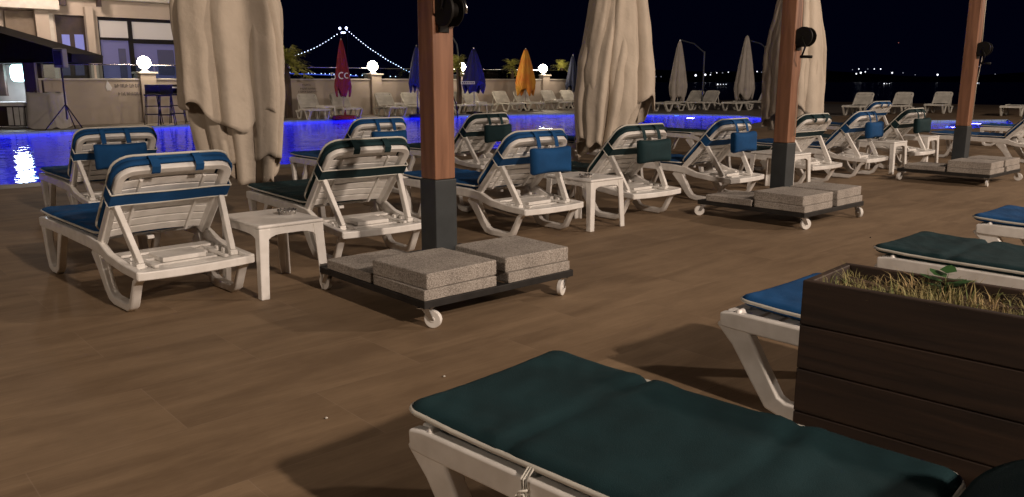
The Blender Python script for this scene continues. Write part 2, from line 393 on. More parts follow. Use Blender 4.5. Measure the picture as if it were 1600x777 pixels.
# ------------------------------------------------------------------ loungers
HY, HZ = .57, .33
UD = Vector((0, -.683, .730)); ND = Vector((0, -.730, -.683))
def bk(u, v, wv): 
    p = Vector((u, HY, HZ)) + UD * v + ND * wv; return p
BL = .607    # backrest length
def rounded_path(hw, L_, r, n=6, base=0.0, arch=.006):
    pts = [(-hw, base)]
    for k in range(n + 1):
        t = math.pi - k / n * math.pi / 2
        pts.append((-hw + r + r * math.cos(t), L_ - r + r * math.sin(t)))
    for k in range(1, 6):
        x = -hw + r + (2 * hw - 2 * r) * k / 6
        pts.append((x, L_ + arch * math.sin(math.pi * k / 6)))
    for k in range(n + 1):
        t = math.pi / 2 - k / n * math.pi / 2
        pts.append((hw - r + r * math.cos(t), L_ - r + r * math.sin(t)))
    pts.append((hw, base)); return pts
def cushion(name, hw, y0, y1, t, f, m, parent, seams=(), r=.05, sag=0, nx=30, ny=70, pr=.007, puff=.008):
    hl = (y1 - y0) / 2; yc = (y0 + y1) / 2
    def edge(k, n):
        s = k / n * 2 - 1
        return math.copysign(1 - (1 - abs(s)) ** 1.7, s)
    def P(i, j, top):
        x = hw * edge(i, nx); y = hl * edge(j, ny)
        de = min(hw - abs(x), hl - abs(y))
        dx, dy = abs(x) - (hw - r), abs(y) - (hl - r)
        if dx > 0 and dy > 0:
            q = max(dx, dy) / math.hypot(dx, dy)
            X = math.copysign(hw - r + dx * q, x); Y = math.copysign(hl - r + dy * q, y)
        else: X, Y = x, y
        h = math.sqrt(max(0, 1 - (1 - min(de / .035, 1)) ** 2)) * t / 2
        yy = Y + yc
        if top:
            h += puff * (1 - (X / hw) ** 2) * min(1, de / .03)
            for s in seams:
                k = abs(yy - s - .012 * math.sin(X * 9 + s * 5)); ew = .18 + .82 * min(1, abs(X) / hw) ** 2.2; h -= min(1, de / .02 + .4) * (.019 * ew * math.exp(-(k / .012) ** 2)) - .005 * math.exp(-((k - .05) / .04) ** 2)
                aa = math.atan2(yy - s, hw - abs(X) + .015); h += .0022 * math.sin(aa * 15 + s * 9) * math.exp(-(((hw - abs(X)) ** 2 + (yy - s) ** 2) / .016))
            h += (.0016 * math.sin(yy * 31 + X * 13) * math.sin(X * 19 + 1) + .0012 * math.sin(yy * 67 - X * 41 + 2 * math.sin(X * 23)) + .0008 * math.sin(yy * 23 + X * 97)) * min(1, de / .05)
        z = (h if top else -h) + sag * ((X / hw) ** 2 - .5)
        return f(X, yy, z)
    b = MB()
    tv = {}
    for top in (1, 0):
        for i in range(nx + 1):
            for j in range(ny + 1):
                rim = i in (0, nx) or j in (0, ny)
                if rim and not top: tv[(i, j, 0)] = tv[(i, j, 1)]
                else: tv[(i, j, top)] = b.bm.verts.new(P(i, j, top))
        for i in range(nx):
            for j in range(ny):
                q = [tv[(i, j, top)], tv[(i + 1, j, top)], tv[(i + 1, j + 1, top)], tv[(i, j + 1, top)]]
                b.bm.faces.new(q if top else q[::-1])
    o = b.build(name, m, parent, smooth=True)
    # piping round the rim
    pts = []
    for cx, cy, t0 in ((hw - r, hl - r, 0), (-hw + r, hl - r, 90), (-hw + r, -hl + r, 180), (hw - r, -hl + r, 270)):
        for k in range(6):
            a = R(t0 + k * 18); pts.append((cx + r * math.cos(a), cy + yc + r * math.sin(a)))
    # densify
    dp = []
    for k in range(len(pts)):
        p, q = pts[k], pts[(k + 1) % len(pts)]; d = math.hypot(q[0] - p[0], q[1] - p[1]); n = max(1, int(d / .12))
        for i in range(n): dp.append((p[0] + (q[0] - p[0]) * i / n, p[1] + (q[1] - p[1]) * i / n))
    path = [f(x, y, sag * ((x / hw) ** 2 - .5)) for x, y in dp]
    if pr: MB().tube(path, pr, 6, close=True).build('piping', 'piping', o, smooth=True)
    return o

def make_lounger(fab, hang, slant, plain=False, flat=False, plast='plastic'):
    global UD, ND
    dL = .09 if slant and not plain else 0
    an = 3 if flat else 32 if dL else 47
    UD = Vector((0, -math.cos(R(an)), math.sin(R(an)))); ND = Vector((0, -math.sin(R(an)), -math.cos(R(an))))
    root = empty('sun_lounger')
    hw = .32
    # side rails and rear platform
    b = MB()
    for s in (-1, 1):
        b.ribbon([(-.01, .232, .045), (.2, .24, .05), (.40, .262, .055), (.53, .30, .07), (.68, .312, .072), (1.1, .318, .068), (1.57 + dL, .318, .066), (1.62 + dL, .315, .055)], s * (hw - .04), s * hw)
    # front cross bar and bowed rear bar
    b.box(-hw + .0402, hw - .0402, 1.565 + dL, 1.615 + dL, .288, .348)
    n = 10
    rr = []
    for k in range(n + 1):
        x = -hw + .002 + (2 * hw - .004) * k / n; bow = .035 * (1 - (x / hw) ** 2)
        y = -.012 - bow
        rr.append([(x, y, .205), (x, y + .05, .208), (x, y + .05, .25), (x, y, .252)])
    b.sweep(rr)
    b.build('seat_frame', plast, root, bevel=.008)
    # seat slats
    b = MB()
    y = .66
    while y < 1.53 + dL:
        b.box(-hw + .041, hw - .041, y, y + .062, .318, .336); y += .078
    b.box(-.02, .02, .62, 1.564 + dL, .296, .3175)
    b.build('seat_slats', plast, root, bevel=.004)
    # rear platform boards with ratchet blocks
    b = MB()
    for y0, y1, z in ((.05, .14, .236), (.155, .26, .240), (.275, .38, .25), (.395, .50, .262)):
        b.box(-hw + .042, hw - .042, y0, y1, z - .012, z + .004)
    for s in (-1, 1):
        for y0 in (.10, .19, .28):
            b.box(s * .255 - .022, s * .255 + .022, y0, y0 + .035, .241, .270)
        b.box(s * .19 - .012, s * .19 + .012, .06, .5, .245, .262)
    b.box(-.12, .12, .16, .36, .246, .272)
    b.build('rear_platform', plast, root, bevel=.005)
    # legs: each a loop of thick leg, foot and thin strut
    for s in (-1, 1):
        b = MB(); x0, x1 = s * (hw - .008), s * (hw - .058)
        b.ribbon([(.64, .29, .13), (.57, .19, .085), (.50, .09, .068), (.455, .042, .060), (.40, .027, .052), (.20, .027, .048), (.155, .05, .042), (.12, .11, .036), (.08, .18, .034), (.02, .222, .036)], x0, x1)
        b.build('leg', plast, root, bevel=.011)
        b = MB()
        if slant:
            b.ribbon([(y + dL, z, w_ * 1.2) for y, z, w_ in [(1.595, .33, .10), (1.53, .25, .078), (1.45, .13, .07), (1.39, .045, .066), (1.34, .028, .055), (1.21, .028, .052), (1.16, .06, .05), (1.09, .15, .045), (1.00, .29, .06)]], x0, x1)
        else:
            b.ribbon([(1.595, .32, .075), (1.575, .22, .062), (1.555, .10, .055), (1.53, .035, .052), (1.49, .025, .048), (1.41, .025, .048), (1.37, .05, .045), (1.33, .14, .04), (1.25, .29, .055)], x0, x1)
        b.build('leg', plast, root, bevel=.011)
    # backrest
    if flat:
        b = MB()
        for s in (-1, 1): b.box(s * .295 - .024, s * .295 + .024, -.05, .58, .335, .375)
        for k in range(8): b.box(-.27, .27, -.05 + k * .08, .01 + k * .08, .345, .362)
        b.build('backrest', plast, root, bevel=.004)
    else:
        b = MB()
        path = rounded_path(.308, BL, .09)
        rings = []
        for i, (x, v) in enumerate(path):
            p0 = path[max(i - 1, 0)]; p1 = path[min(i + 1, len(path) - 1)]
            t = Vector((p1[0] - p0[0], p1[1] - p0[1])).normalized(); nn = Vector((-t.y, t.x))
            i0, i1 = .0, .058
            # nn points outwards (left side going up) -> inner edge is -nn
            rings.append([bk(x + nn.x * i0, v + nn.y * i0, -.012), bk(x + nn.x * i0, v + nn.y * i0, .040), bk(x - nn.x * i1 * .75, v - nn.y * i1 * .75, .034), bk(x - nn.x * i1, v - nn.y * i1, -.012)])
        b.sweep(rings)
        bo = b.build('backrest', plast, root, bevel=.007)
        b = MB()
        for k in range(8):
            v0 = .03 + k * .066; v1 = v0 + .056
            rings = []
            for q in range(11):
                x = -.255 + .51 * q / 10
                if k == 7: x *= .9
                c = .008 * (1 - (x / .3) ** 2); cv = .014 * (1 - (x / .3) ** 2)
                rings.append([bk(x, v0 + cv, -.004 - c), bk(x, v1 + cv, -.004 - c), bk(x, v1 + cv, .008 - c), bk(x, v0 + cv, .008 - c)])
            b.sweep(rings)
        for x in (-.17, .17): b.box(x - .008, x + .008, .03, .50, -.008, .018, f=lambda u, v, q: bk(u, v, q))
        b.build('backrest_slats', plast, bo, bevel=.003)
        for s in (-1, 1):
            b = MB()
            b.bar(bk(s * .285, .35, .052), (s * .25, .12 if not dL else .05, .262), .032, .044, w2=(.03, .05))
            b.build('backrest_strut', plast, root, bevel=.006)
    if plain: return root
    # cushions
    cushion('seat_cushion', .30, .60, 1.66 + dL, .042, lambda x, y, z: Vector((x, y, z + .3655 + (.012 * max(0, (y - 1.35 - dL) / .31) ** 2))), fab, root, seams=(.95, 1.36 + dL * .5), sag=.012)
    bc = cushion('back_cushion', .315, .02, BL + .022, .045, lambda x, y, z: bk(x, y, -.046 - z), fab, root, seams=(.33,), r=.095, nx=16, ny=26)
    # cushion hood folded over the top rim, seen from behind as a strip
    path = rounded_path(.314, BL + .008, .096, base=.44)
    rings = []
    for i, (x, v) in enumerate(path):
        p0 = path[max(i - 1, 0)]; p1 = path[min(i + 1, len(path) - 1)]
        t = Vector((p1[0] - p0[0], p1[1] - p0[1])).normalized(); nn = Vector((-t.y, t.x))
        rings.append([bk(x - nn.x * .002, v - nn.y * .002, -.02), bk(x + nn.x * .010, v + nn.y * .010, -.02), bk(x + nn.x * .012, v + nn.y * .012, .004), bk(x + nn.x * .008, v + nn.y * .008, .014), bk(x + nn.x * .001, v + nn.y * .001, .014)])
    b = MB(); b.sweep(rings)
    hd = b.build('cushion_hood', fab, bc, smooth=True)
    # elastic band across the back
    def band(v0, v1, m, rad=0):
        rings = []
        for q in range(17):
            x = -.320 + .640 * q / 16; e = abs(x) / .320
            dip = -.014 * (1 - e * e)
            wv = .046 - .012 * (1 - e ** 4)
            rings.append([bk(x, v0 + dip, wv), bk(x, v1 + dip, wv), bk(x, v1 + dip, wv + .006), bk(x, v0 + dip, wv + .006)])
        return rings
    b = MB(); b.sweep(band(.355, .440, fab))
    for s in (-1, 1):
        b.box(s * .320 - .003, s * .320 + .003, .355, .440, -.03, .051, f=lambda u, v, q: bk(u, v, q))
    bd = b.build('cushion_band', fab, root, smooth=False)
    b = MB()
    for v in (.352, .443):
        b.tube([bk(x, v - .014 * (1 - (x / .320) ** 2), .052 - .012 * (1 - (abs(x) / .320) ** 4)) for x in [-.324 + .648 * q / 16 for q in range(17)]], .0045, 6)
        for s in (-1, 1): b.tube([bk(s * .324, v, .05), bk(s * .324, v, -.03)], .0045, 6)
    b.build('piping', 'piping', bd, smooth=True)
    if hang:
        # pillow hung behind the backrest by two straps
        cz = bk(0, BL - .02, .07)
        pl = cushion('pillow', .205, -.105, .105, .085, lambda x, y, z: Vector((x + .04, cz.y - .035 - z + .15 * y * .3, cz.z - .118 + y - .010 * (1 - (x / .2) ** 2) * (y / .1))), fab, root, r=.02, nx=14, ny=12, pr=0)
        for x in (-.08, .11):
            pts = [bk(x, BL - .02, -.055), bk(x, BL + .025, -.03), bk(x, BL + .035, .0), bk(x, BL + .022, .05), Vector((x, cz.y - .03, cz.z - .018))]
            b = MB(); rg = []
            for i, p in enumerate(pts): rg.append([p + Vector((-.018, 0, 0)), p + Vector((.018, 0, 0)), p + Vector((.018, -.004, .004)), p + Vector((-.018, -.004, .004))])
            b.sweep(rg).build('strap', fab, pl)
    else:
        pl = cushion('pillow', .20, .36, .53, .07, lambda x, y, z: bk(x, y, -.088 - z), fab, root, r=.02, nx=12, ny=10, pr=0)
        for x in (-.13, .10):
            b = MB(); rg = []
            for v, wv in ((BL - .03, -.055), (BL + .028, -.035), (BL + .036, .0), (BL + .028, .045), (BL + .0, .056), (BL - .012, .056)):
                rg.append([bk(x - .022, v, wv), bk(x + .022, v, wv), bk(x + .022, v + .004, wv + .003), bk(x - .022, v + .004, wv + .003)])
            b.sweep(rg).build('strap', fab, pl)
    return root

protos = {}
GROUP_NEAR = 'white plastic sun loungers with cushions on the wood look deck'
def place(kind, a, b_, label, rot=0, group=GROUP_NEAR, cat='sun lounger'):
    if kind not in protos:
        fab, hang, slant, plain, flat, plast = kind
        o = make_lounger(fab, hang, slant, plain, flat, plast); protos[kind] = o
    else: o = copy_tree(protos[kind])
    o.location = W(a, b_, 0); o.rotation_euler = (0, 0, RZ + R(rot)); tag(o, label, cat, group); return o
def K(fab, hang, slant=False, plain=False, flat=False, plast='plastic'): return (fab, hang, slant, plain, flat, plast)
# first row, heads towards the camera
place(K('blue', 0), 1.53, 4.22, 'white lounger with blue cushion and blue band left of the nearest ashtray table', 3)
place(K('green', 0), 2.87, 4.48, 'white lounger with dark green cushion between nearest ashtray table and nearest wooden post', -3)
place(K('blue', 1), 4.34, 4.38, 'white lounger with blue cushion and hung blue pillow just right of nearest wooden post')
place(K('green', 1), 5.60, 4.38, 'white lounger with hung dark green pillow directly in front of the middle cream canopy', -2)
place(K('blue', 1), 7.12, 4.45, 'white lounger with hung blue pillow just left of the middle wooden post', 1.5)
place(K('green', 0), 8.85, 4.50, 'white lounger with dark cushion and no hung pillow just right of middle wooden post', -2.5)
place(K('blue', 1), 10.12, 4.50, 'white lounger with hung blue pillow beside a small table, left of furthest wooden post', 2)
place(K('green', 1), 11.55, 4.50, 'white lounger with hung dark green pillow, last one left of furthest wooden post', -1)
place(K('blue', 0), 13.9, 3.6, 'white lounger with dark blue seat cushion standing directly behind the furthest wooden post')
# second row nearer the pool
place(K('blue', 1), 2.03, 7.00, 'white lounger with dark blue hung pillow by the pool behind the leftmost lounger', 0)
for c in bpy.data.objects:
    if c.name.startswith('pillow') and c.parent and c.parent.get('label', '').startswith('white lounger with dark blue hung pillow by'): c.location.x -= .05
place(K('blue', 1), 4.55, 6.95, 'white lounger with dark blue hung pillow between nearest cream canopy and nearest post', 0)
place(K('green', 1), 6.15, 7.10, 'white lounger with black green hung pillow by the pool right of nearest post', 3)
place(K('blue', 0), 8.35, 7.20, 'white lounger with navy blue cushion half hidden by the second cream canopy', -3)
place(K('blue', 0), 15.0, 6.5, 'lounger whose tall white backrest crossed by blue band rises left of furthest post', -6)
place(K('green', 0, flat=True), 11.2, 7.3, 'low flat lounger with dark cushion by the pool behind the second post')
place(K('blue', 0, flat=True), 16.9, 3.9, 'flat lounger with dark blue cushion furthest right beyond the third post')
# foreground row, feet towards the pool
place(K('green', 0, True), 1.53, -.09, 'dark green cushioned lounger in the foreground cut off by the photo\'s bottom edge', 5)
place(K('blue', 0, True), 2.86, -.04, 'white lounger with bright blue cushion mostly hidden behind the wooden planter', 0)
place(K('green', 0, True), 4.26, .0, 'lounger with dark green cushion and white piping right behind the planter grass', 0)
place(K('blue', 0, True), 5.64, .02, 'lounger with teal blue cushion entering the photo at its right edge', 0)

for o in bpy.data.objects:
    if o.name.startswith('seat_cushion') and o.parent and 'hidden behind the wooden planter' in o.parent.get('label', ''): o.location = (.06, -.06, 0)
fg = [o for o in bpy.data.objects if o.get('label', '').startswith('dark green cushioned lounger in the foreground')][0]
b = MB()
for k in range(3):
    b.tube([(-.305, 1.30 + k * .007, .372), (-.326, 1.302 + k * .007, .352), (-.330, 1.30 + k * .005, .30), (-.322, 1.30 + k * .005, .282)], .0028, 6)
b.tube([(-.327, 1.298, .33), (-.336, 1.315, .325), (-.338, 1.325, .31), (-.333, 1.305, .32), (-.336, 1.29, .295), (-.334, 1.285, .275)], .0028, 6)
b.build('tie_cord', 'piping', fg, smooth=True)

# ------------------------------------------------------------------ side tables and ashtrays
def make_table():
    root = empty('side_table'); X, Y, Z = .20, .26, .42
    b = MB(); b.box(-X, X, -Y, Y, Z - .022, Z); b.build('table_top', 'plastic', root, bevel=.01)
    b = MB()
    for s in (-1, 1):
        for ax in (0, 1):
            n = 10; h = X if ax == 0 else Y; o_ = Y if ax == 0 else X; rg = []
            for k in range(n + 1):
                t = -1 + 2 * k / n; q = t * (h - .046); zb = Z - .06 - .035 * abs(t) ** 5
                P = (lambda u, d, z: (u, s * (o_ - d), z)) if ax == 0 else (lambda u, d, z: (s * (o_ - d), u, z))
                rg.append([P(q, .008, Z - .0225), P(q, .022, Z - .0225), P(q, .022, zb), P(q, .008, zb)])
            b.sweep(rg)
    b.build('apron', 'plastic', root)
    for sx in (-1, 1):
        for sy in (-1, 1):
            b = MB(); rg = []
            for z, w_, o_ in ((Z - .0225, .065, .004), (Z - .09, .058, .002), (.2, .054, -.004), (0, .05, -.012)):
                x1, y1 = sx * (X - o_), sy * (Y - o_); x0, y0 = x1 - sx * w_, y1 - sy * w_
                rg.append([(x1, y1, z), (x0, y1, z), (x0, y1 - sy * .016, z), (x1 - sx * .016, y1 - sy * .016, z), (x1 - sx * .016, y0, z), (x1, y0, z)])
            b.sweep(rg).build('leg', 'plastic', root, bevel=.006)
    return root
tp = None
def table(a, b_, label, rot=0):
    global tp
    if tp is None: tp = make_table(); o = tp
    else: o = copy_tree(tp)
    o.location = W(a, b_, 0); o.rotation_euler = (0, 0, RZ + R(rot)); return tag(o, label, 'side table', 'small white plastic tables between the loungers')
table(2.05, 4.42, 'white plastic side table with ashtray between the leftmost blue and green loungers')
table(4.93, 4.62, 'white plastic side table with ashtray in front of the second cream canopy')
table(8.20, 4.72, 'white plastic side table half hidden by the second umbrella post')
table(10.83, 4.78, 'white plastic side table with glass ashtray left of the third umbrella post')
table(12.2, 4.9, 'white plastic side table furthest right, beside the dark green pillow lounger')
ap = None
def ashtray(a, b_, label):
    global ap
    if ap is None:
        ap = empty('ashtray')
        b = MB(); prof = [(.0, .003), (.042, .003), (.050, .0), (.055, .024), (.047, .026), (.040, .010), (.0, .009)]
        b.grid(24, len(prof), lambda u, v: Vector((max(.0005, prof[round(v * (len(prof) - 1))][0]) * math.cos(u * 2 * math.pi), max(.0005, prof[round(v * (len(prof) - 1))][0]) * math.sin(u * 2 * math.pi), prof[round(v * (len(prof) - 1))][1])), closeu=True)
        b.build('bowl', mat('pressed_glass', (.30, .28, .26), .12, .6), ap)
        b = MB()
        for k in range(12):
            t = k * math.pi / 6; b.ball((.053 * math.cos(t), .053 * math.sin(t), .022), .007, 8, 6)
        b.build('studs', 'chrome', ap, smooth=True)
        o = ap
    else: o = copy_tree(ap)
    o.location = W(a, b_, .4205); return tag(o, label, 'ashtray', 'glass ashtrays on the side tables')
ashtray(2.16, 4.44, 'round studded glass ashtray on the leftmost side table')
ashtray(4.84, 4.52, 'round glass ashtray on the table by the second cream canopy')
ashtray(10.78, 4.75, 'tiny glass ashtray on the table left of the third post')

# ------------------------------------------------------------------ cantilever umbrellas on wheeled trolleys
def canopy_mesh(cz0, cz1, rbase, seed, m, name, parent, off=(0, 0), ncr=9, lean=(0, 0), hem=.28, low=1.0, face=-113, fr=.55):
    """folded canopy: broad soft faces parted by a few deep narrow creases, ragged hem"""
    rr = random.Random(seed); ph = [rr.uniform(0, 6.28) for _ in range(8)]
    crs = [(2 * math.pi * (k + rr.uniform(-.33, .33)) / ncr, rr.uniform(.10, .34), rr.uniform(.05, .10), rr.uniform(-.12, .12)) for k in range(ncr)]
    hems = [rr.uniform(0, 1) for _ in range(ncr)]
    def P(u, v):
        th = u * 2 * math.pi
        hz = .5 + .35 * math.cos(2 * th + ph[5]) + .15 * math.cos(5 * th + ph[6]) + .10 * math.cos(9 * th + ph[7])
        z0 = cz0 + hem * max(0, hz); z = cz1 + (z0 - cz1) * v
        t = (cz1 - z) / (cz1 - cz0)
        rad = rbase * (.14 + .86 * min(1, t / fr) ** .7)
        if t > .72: rad *= 1 - (1 - low) * ((t - .72) / .28) ** 1.2
        k_ = 1 + .045 * math.cos(3 * th + ph[0] + 1.1 * t) + .03 * math.cos(7 * th + ph[1] - 2.5 * t) + .012 * math.cos(16 * th + ph[2] + 5 * t) + .02 * math.sin(9 * t + ph[3] + 2 * th) + .007 * math.sin(27 * t + 6 * th + ph[4] + 2 * math.sin(3 * th)) + .005 * math.sin(46 * t - 11 * th + ph[5])
        for c, d, wd, dr in crs:
            q = (th - c - dr * (t - .5) * 2 - .03 * math.sin(t * 11 + c) + math.pi) % (2 * math.pi) - math.pi
            k_ -= d * math.exp(-abs(q / wd) ** 1.3) * (.6 + .6 * t) - .05 * math.exp(-((abs(q) - wd * 2.6) / (wd * 1.4)) ** 2)
        rad *= k_
        return Vector((rad * math.cos(th) + off[0] + lean[0] * t * t, rad * math.sin(th) * .92 + off[1] + lean[1] * t * t, z))
    b = MB(); b.grid(260, 64, P, closeu=True)
    return b.build(name, m, parent, smooth=True, solid=.002)
TOPZ = 2.95
def make_umbrella(i, canopy_d):
    """origin: trolley centre, local y -> B"""
    root = empty('cantilever_umbrella')
    h = .52; z0, z1 = .105, .142
    b = MB()
    for s in (-1, 1):
        b.box(-h, h, s * (h - .02) - .02, s * (h - .02) + .02, z0, z1)
        b.box(s * (h - .02) - .02, s * (h - .02) + .02, -h + .0401, h - .0401, z0 + .001, z1 - .001)
    b.box(-.03, .03, -h + .041, h - .041, z0 + .003, z1 - .003); b.box(-h + .041, -.0301, -.03, .03, z0 + .003, z1 - .003); b.box(.0301, h - .041, -.03, .03, z0 + .003, z1 - .003)
    b.build('trolley_frame', 'metal', root, bevel=.003)
    for sx in (-1, 1):
        for sy in (-1, 1):
            cx, cy = sx * (h - .04), sy * (h - .04); an = R({(-1, -1): -62, (1, -1): 205, (-1, 1): 100, (1, 1): 20}[(sx, sy)] + 35 * i)
            def T(x, y, z): return Vector((cx + x * math.cos(an) - y * math.sin(an), cy + x * math.sin(an) + y * math.cos(an), z))
            cst = MB()
            cst.box(-.035, .035, -.035, .035, .0985, .1045, f=T)
            for s in (-1, 1): cst.sweep([[T(-.02, s * .018 - .002, .098), T(.022, s * .018 - .002, .098), T(.022, s * .018 + .002, .098), T(-.02, s * .018 + .002, .098)], [T(.024, s * .018 - .002, .042), T(.048, s * .018 - .002, .042), T(.048, s * .018 + .002, .042), T(.024, s * .018 + .002, .042)]])
            co = cst.build('caster', 'chrome', root)
            wh = MB(); c = T(.036, 0, .0455); ax = T(.036, .01, .0455) - c
            wh.disc(c, .045, ax, .026, 24); wh.disc(c, .016, ax, .0345, 12)
            wh.build('wheel', 'plastic', co, bevel=.004)
    b = MB(); b.box(-.074, .074, -.074, .074, z1, .66); b.build('post_sleeve', 'sleeve', root, bevel=.006)
    b = MB(); b.box(-.069, .069, -.069, .069, .6605, TOPZ); po = b.build('post', 'post', root, bevel=.007)
    # arm and canopy
    cy = canopy_d
    b = MB(); b.bar((0, -.5, TOPZ + .05), (0, cy + .1, TOPZ + .05), .07, .12); b.bar((0, .06, TOPZ - .65), (0, .75, TOPZ - .01), .05, .07)
    b.build('arm', 'post', root, bevel=.005)
    b = MB(); b.tube([(0, cy, TOPZ - .02), (0, cy, .75)], .022, 10); b.build('canopy_pole', 'sleeve', root)
    # winch with crank on the face towards the camera
    zc = 1.56
    b = MB(); b.box(-.035, .035, -.078, -.070, zc - .11, zc + .07); b.box(-.036, -.030, -.16, -.0785, zc - .08, zc + .06); b.box(.030, .036, -.16, -.0785, zc - .08, zc + .06)
    b.disc((.03, -.135, zc), .080, (1, 0, 0), .008, 28); b.disc((0.0, -.135, zc), .040, (1, 0, 0), .058, 16)
    b.disc((-.045, -.135, zc), .084, (1, 0, 0), .016, 28)
    wn = b.build('winch', 'black', root, bevel=.002)
    s = 1 if i else -1
    b = MB(); b.tube([(-.045, -.135, zc), (-.070, -.14, zc - s * .01), (-.074, -.175, zc - s * .085), (-.076, -.150, zc - s * .165)], .008, 8)
    b.tube([(-.076, -.140, zc - s * .165), (-.080, -.245, zc - s * .168)], .013, 10); b.build('crank_handle', 'black', wn, smooth=True)
    if i == 0:
        MB().tube([(.05, -.12 + .085 * math.cos(t), zc + .085 * math.sin(t)) for t in [k * math.pi / 9 - 1.2 for k in range(14)]], .009, 8).build('winch_guard', 'chrome', wn, smooth=True)
    b = MB(); b.tube([(.0, -.10, zc + .03), (.0, -.092, zc + .4), (.0, -.085, TOPZ + .04)], .0065, 6); (b.tube([(.018, -.12, zc - .04), (.014, -.088, zc - .4), (.014, -.084, .72)], .004, 6) if i else None); b.build('rope', 'rope', root, smooth=True)
    return root
UM = [((2.72, 3.63), 2.84, 'wooden cantilever parasol on a wheeled trolley, nearest one with its cream canopy at the left'),
      ((6.58, 3.76), 1.97, 'wooden cantilever parasol on a wheeled trolley, middle one right of the green lounger'),
      ((10.65, 3.73), 2.28, 'wooden cantilever parasol on a wheeled trolley, furthest one at the right of the photo')]
for i, ((a, b_), d, lab) in enumerate(UM):
    u = make_umbrella(i, d); u.location = W(a, b_, 0); u.rotation_euler = (0, 0, RZ)
    tag(u, lab, 'parasol', 'cantilever parasols with folded cream canopies')
    if i == 0:
        for c in u.children:
            if c.name.split('.')[0] in ('post', 'post_sleeve', 'winch', 'rope'): c.location = (-.024, .02, 0)
    if i == 0:
        canopy_mesh(.80, TOPZ, .40, 3, 'canvas', 'canopy', u, (0, d), 6, hem=.30)
        canopy_mesh(.34, TOPZ - .3, .35, 5, 'canvas', 'canopy_lining', u, (.04, d), 9, hem=.20, low=.8)
        canopy_mesh(.50, TOPZ - .2, .31, 9, 'canvas', 'canopy_lining', u, (.10, d - .08), 7, hem=.12, low=.75)
    elif i == 1:
        canopy_mesh(.62, TOPZ, .41, 12, 'canvas', 'canopy', u, (.0, d), 5, hem=.45, fr=.7)
        canopy_mesh(.38, TOPZ - .3, .36, 15, 'canvas', 'canopy_lining', u, (.0, d), 8, lean=(-.22, .03), hem=.25, low=.6)
    else:
        canopy_mesh(.55, TOPZ, .42, 21, 'canvas', 'canopy', u, (0, d), 6, hem=.30)
        canopy_mesh(.42, TOPZ - .3, .37, 23, 'canvas', 'canopy_lining', u, (0, d), 7, hem=.2, low=.8)
# concrete slabs lying on the trolleys
def slab(t):
    b = MB(); b.box(-.232, .232, -.232, .232, 0, t); return b
low = slab(.056).build('concrete_slab', 'slab', bevel=.006); thick = slab(.080).build('concrete_slab', 'slab', bevel=.007)
WHERE = ['nearest', 'middle', 'furthest']
first = {0: True, 1: True}
for i, ((a, b_), d, lab) in enumerate(UM):
    for qa, qb, z, kind, rot, what in ((-.285, -.285, .1425, 0, 0, 'lower slab of the stack at the near corner'), (-.278, -.276, .199, 1, 2.2, 'thick upper slab of the stack at the near corner'),
                               (.262, -.285, .1425, 0, 0, 'lower slab of the stack at the right corner'), (.262, -.272, .199, 1, -1.5, 'thick upper slab of the stack at the right corner'),
                               (-.285, .205, .1425, 0, 0, 'single slab at the left corner')):
        src = (low, thick)[kind]
        o = src if first[kind] else src.copy()
        if not first[kind]: COL.objects.link(o)
        first[kind] = False
        o.location = W(a + qa, b_ + qb, z); o.rotation_euler = (0, 0, RZ + R(rot if i != 1 else -rot))
        tag(o, 'grey pebbled concrete %s of the %s parasol trolley' % (what, WHERE[i]), 'concrete slab', 'concrete slabs weighing down the parasol trolleys')

# ------------------------------------------------------------------ planter
pl = empty('planter_box', W(2.075, 1.10, 0), RZ + R(5), 'dark stained wooden planter box with dry grass between the foreground loungers', 'planter')
PH, PW, PLn = .65, .31, 2.6
def boards(name, fx, length, n=5):
    b = MB(); hh = (PH - .002 * (n - 1)) / n
    for k in range(n):
        z0 = k * (hh + .002); b.box(0, .022 if name else .022, 0, length, z0, z0 + hh, f=fx)
    return b
for nm, f, L_ in (('side_boards', lambda x, y, z: (x, -y, z), PLn), ('side_boards', lambda x, y, z: (PW - .022 + x, -y, z), PLn), ('end_boards', lambda x, y, z: (.0225 + y, -x - .001, z), PW - .045), ('end_boards', lambda x, y, z: (.0225 + y, -PLn + x + .001, z), PW - .045)):
    boards(nm, f, L_).build(nm, 'planter', pl, bevel=.004)
b = MB(); b.grid(14, 60, lambda u, v: Vector((.024 + u * (PW - .048), -.024 - v * (PLn - .048), PH - .045 + .010 * math.sin(v * 40 + u * 9) + .01 * math.sin(u * 17 + v * 13)))); b.build('soil', 'soil', pl, smooth=True)
b = MB(); g = random.Random(4)
for k in range(4800):
    x = .03 + g.random() * (PW - .06); y = -.03 - g.random() * (PLn - .06); h = g.uniform(.02, .075) * (1.3 if g.random() < .08 else 1) * (.75 + .45 * math.sin(y * 9 + 1) ** 2)
    t = g.uniform(0, 6.28); ln = g.uniform(.1, 1.5) * h; wd = g.uniform(.0008, .002)
    p = Vector((x, y, PH - .052)); q = p + Vector((math.cos(t) * ln * .4, math.sin(t) * ln * .4, h * .65)); r_ = p + Vector((math.cos(t) * ln, math.sin(t) * ln, h * g.uniform(.7, 1.05)))
    s = Vector((-math.sin(t), math.cos(t), 0)) * wd
    v = [b.bm.verts.new(c) for c in (p - s, p + s, q + s * .8, q - s * .8, r_)]
    b.bm.faces.new(v[:4]); b.bm.faces.new((v[3], v[2], v[4]))
gr = b.build('grass', 'grass'); gr.location = pl.location; gr.rotation_euler = pl.rotation_euler; tag(gr, 'dry yellow green grass growing out of the planter', 'grass', kind='stuff')
wd = empty('leafy_weed', pl.location + Matrix.Rotation(RZ + R(5), 3, 'Z') @ Vector((.25, -.30, PH - .085)), 0, 'small bright green broad leaved weed among the planter grass', 'weed')
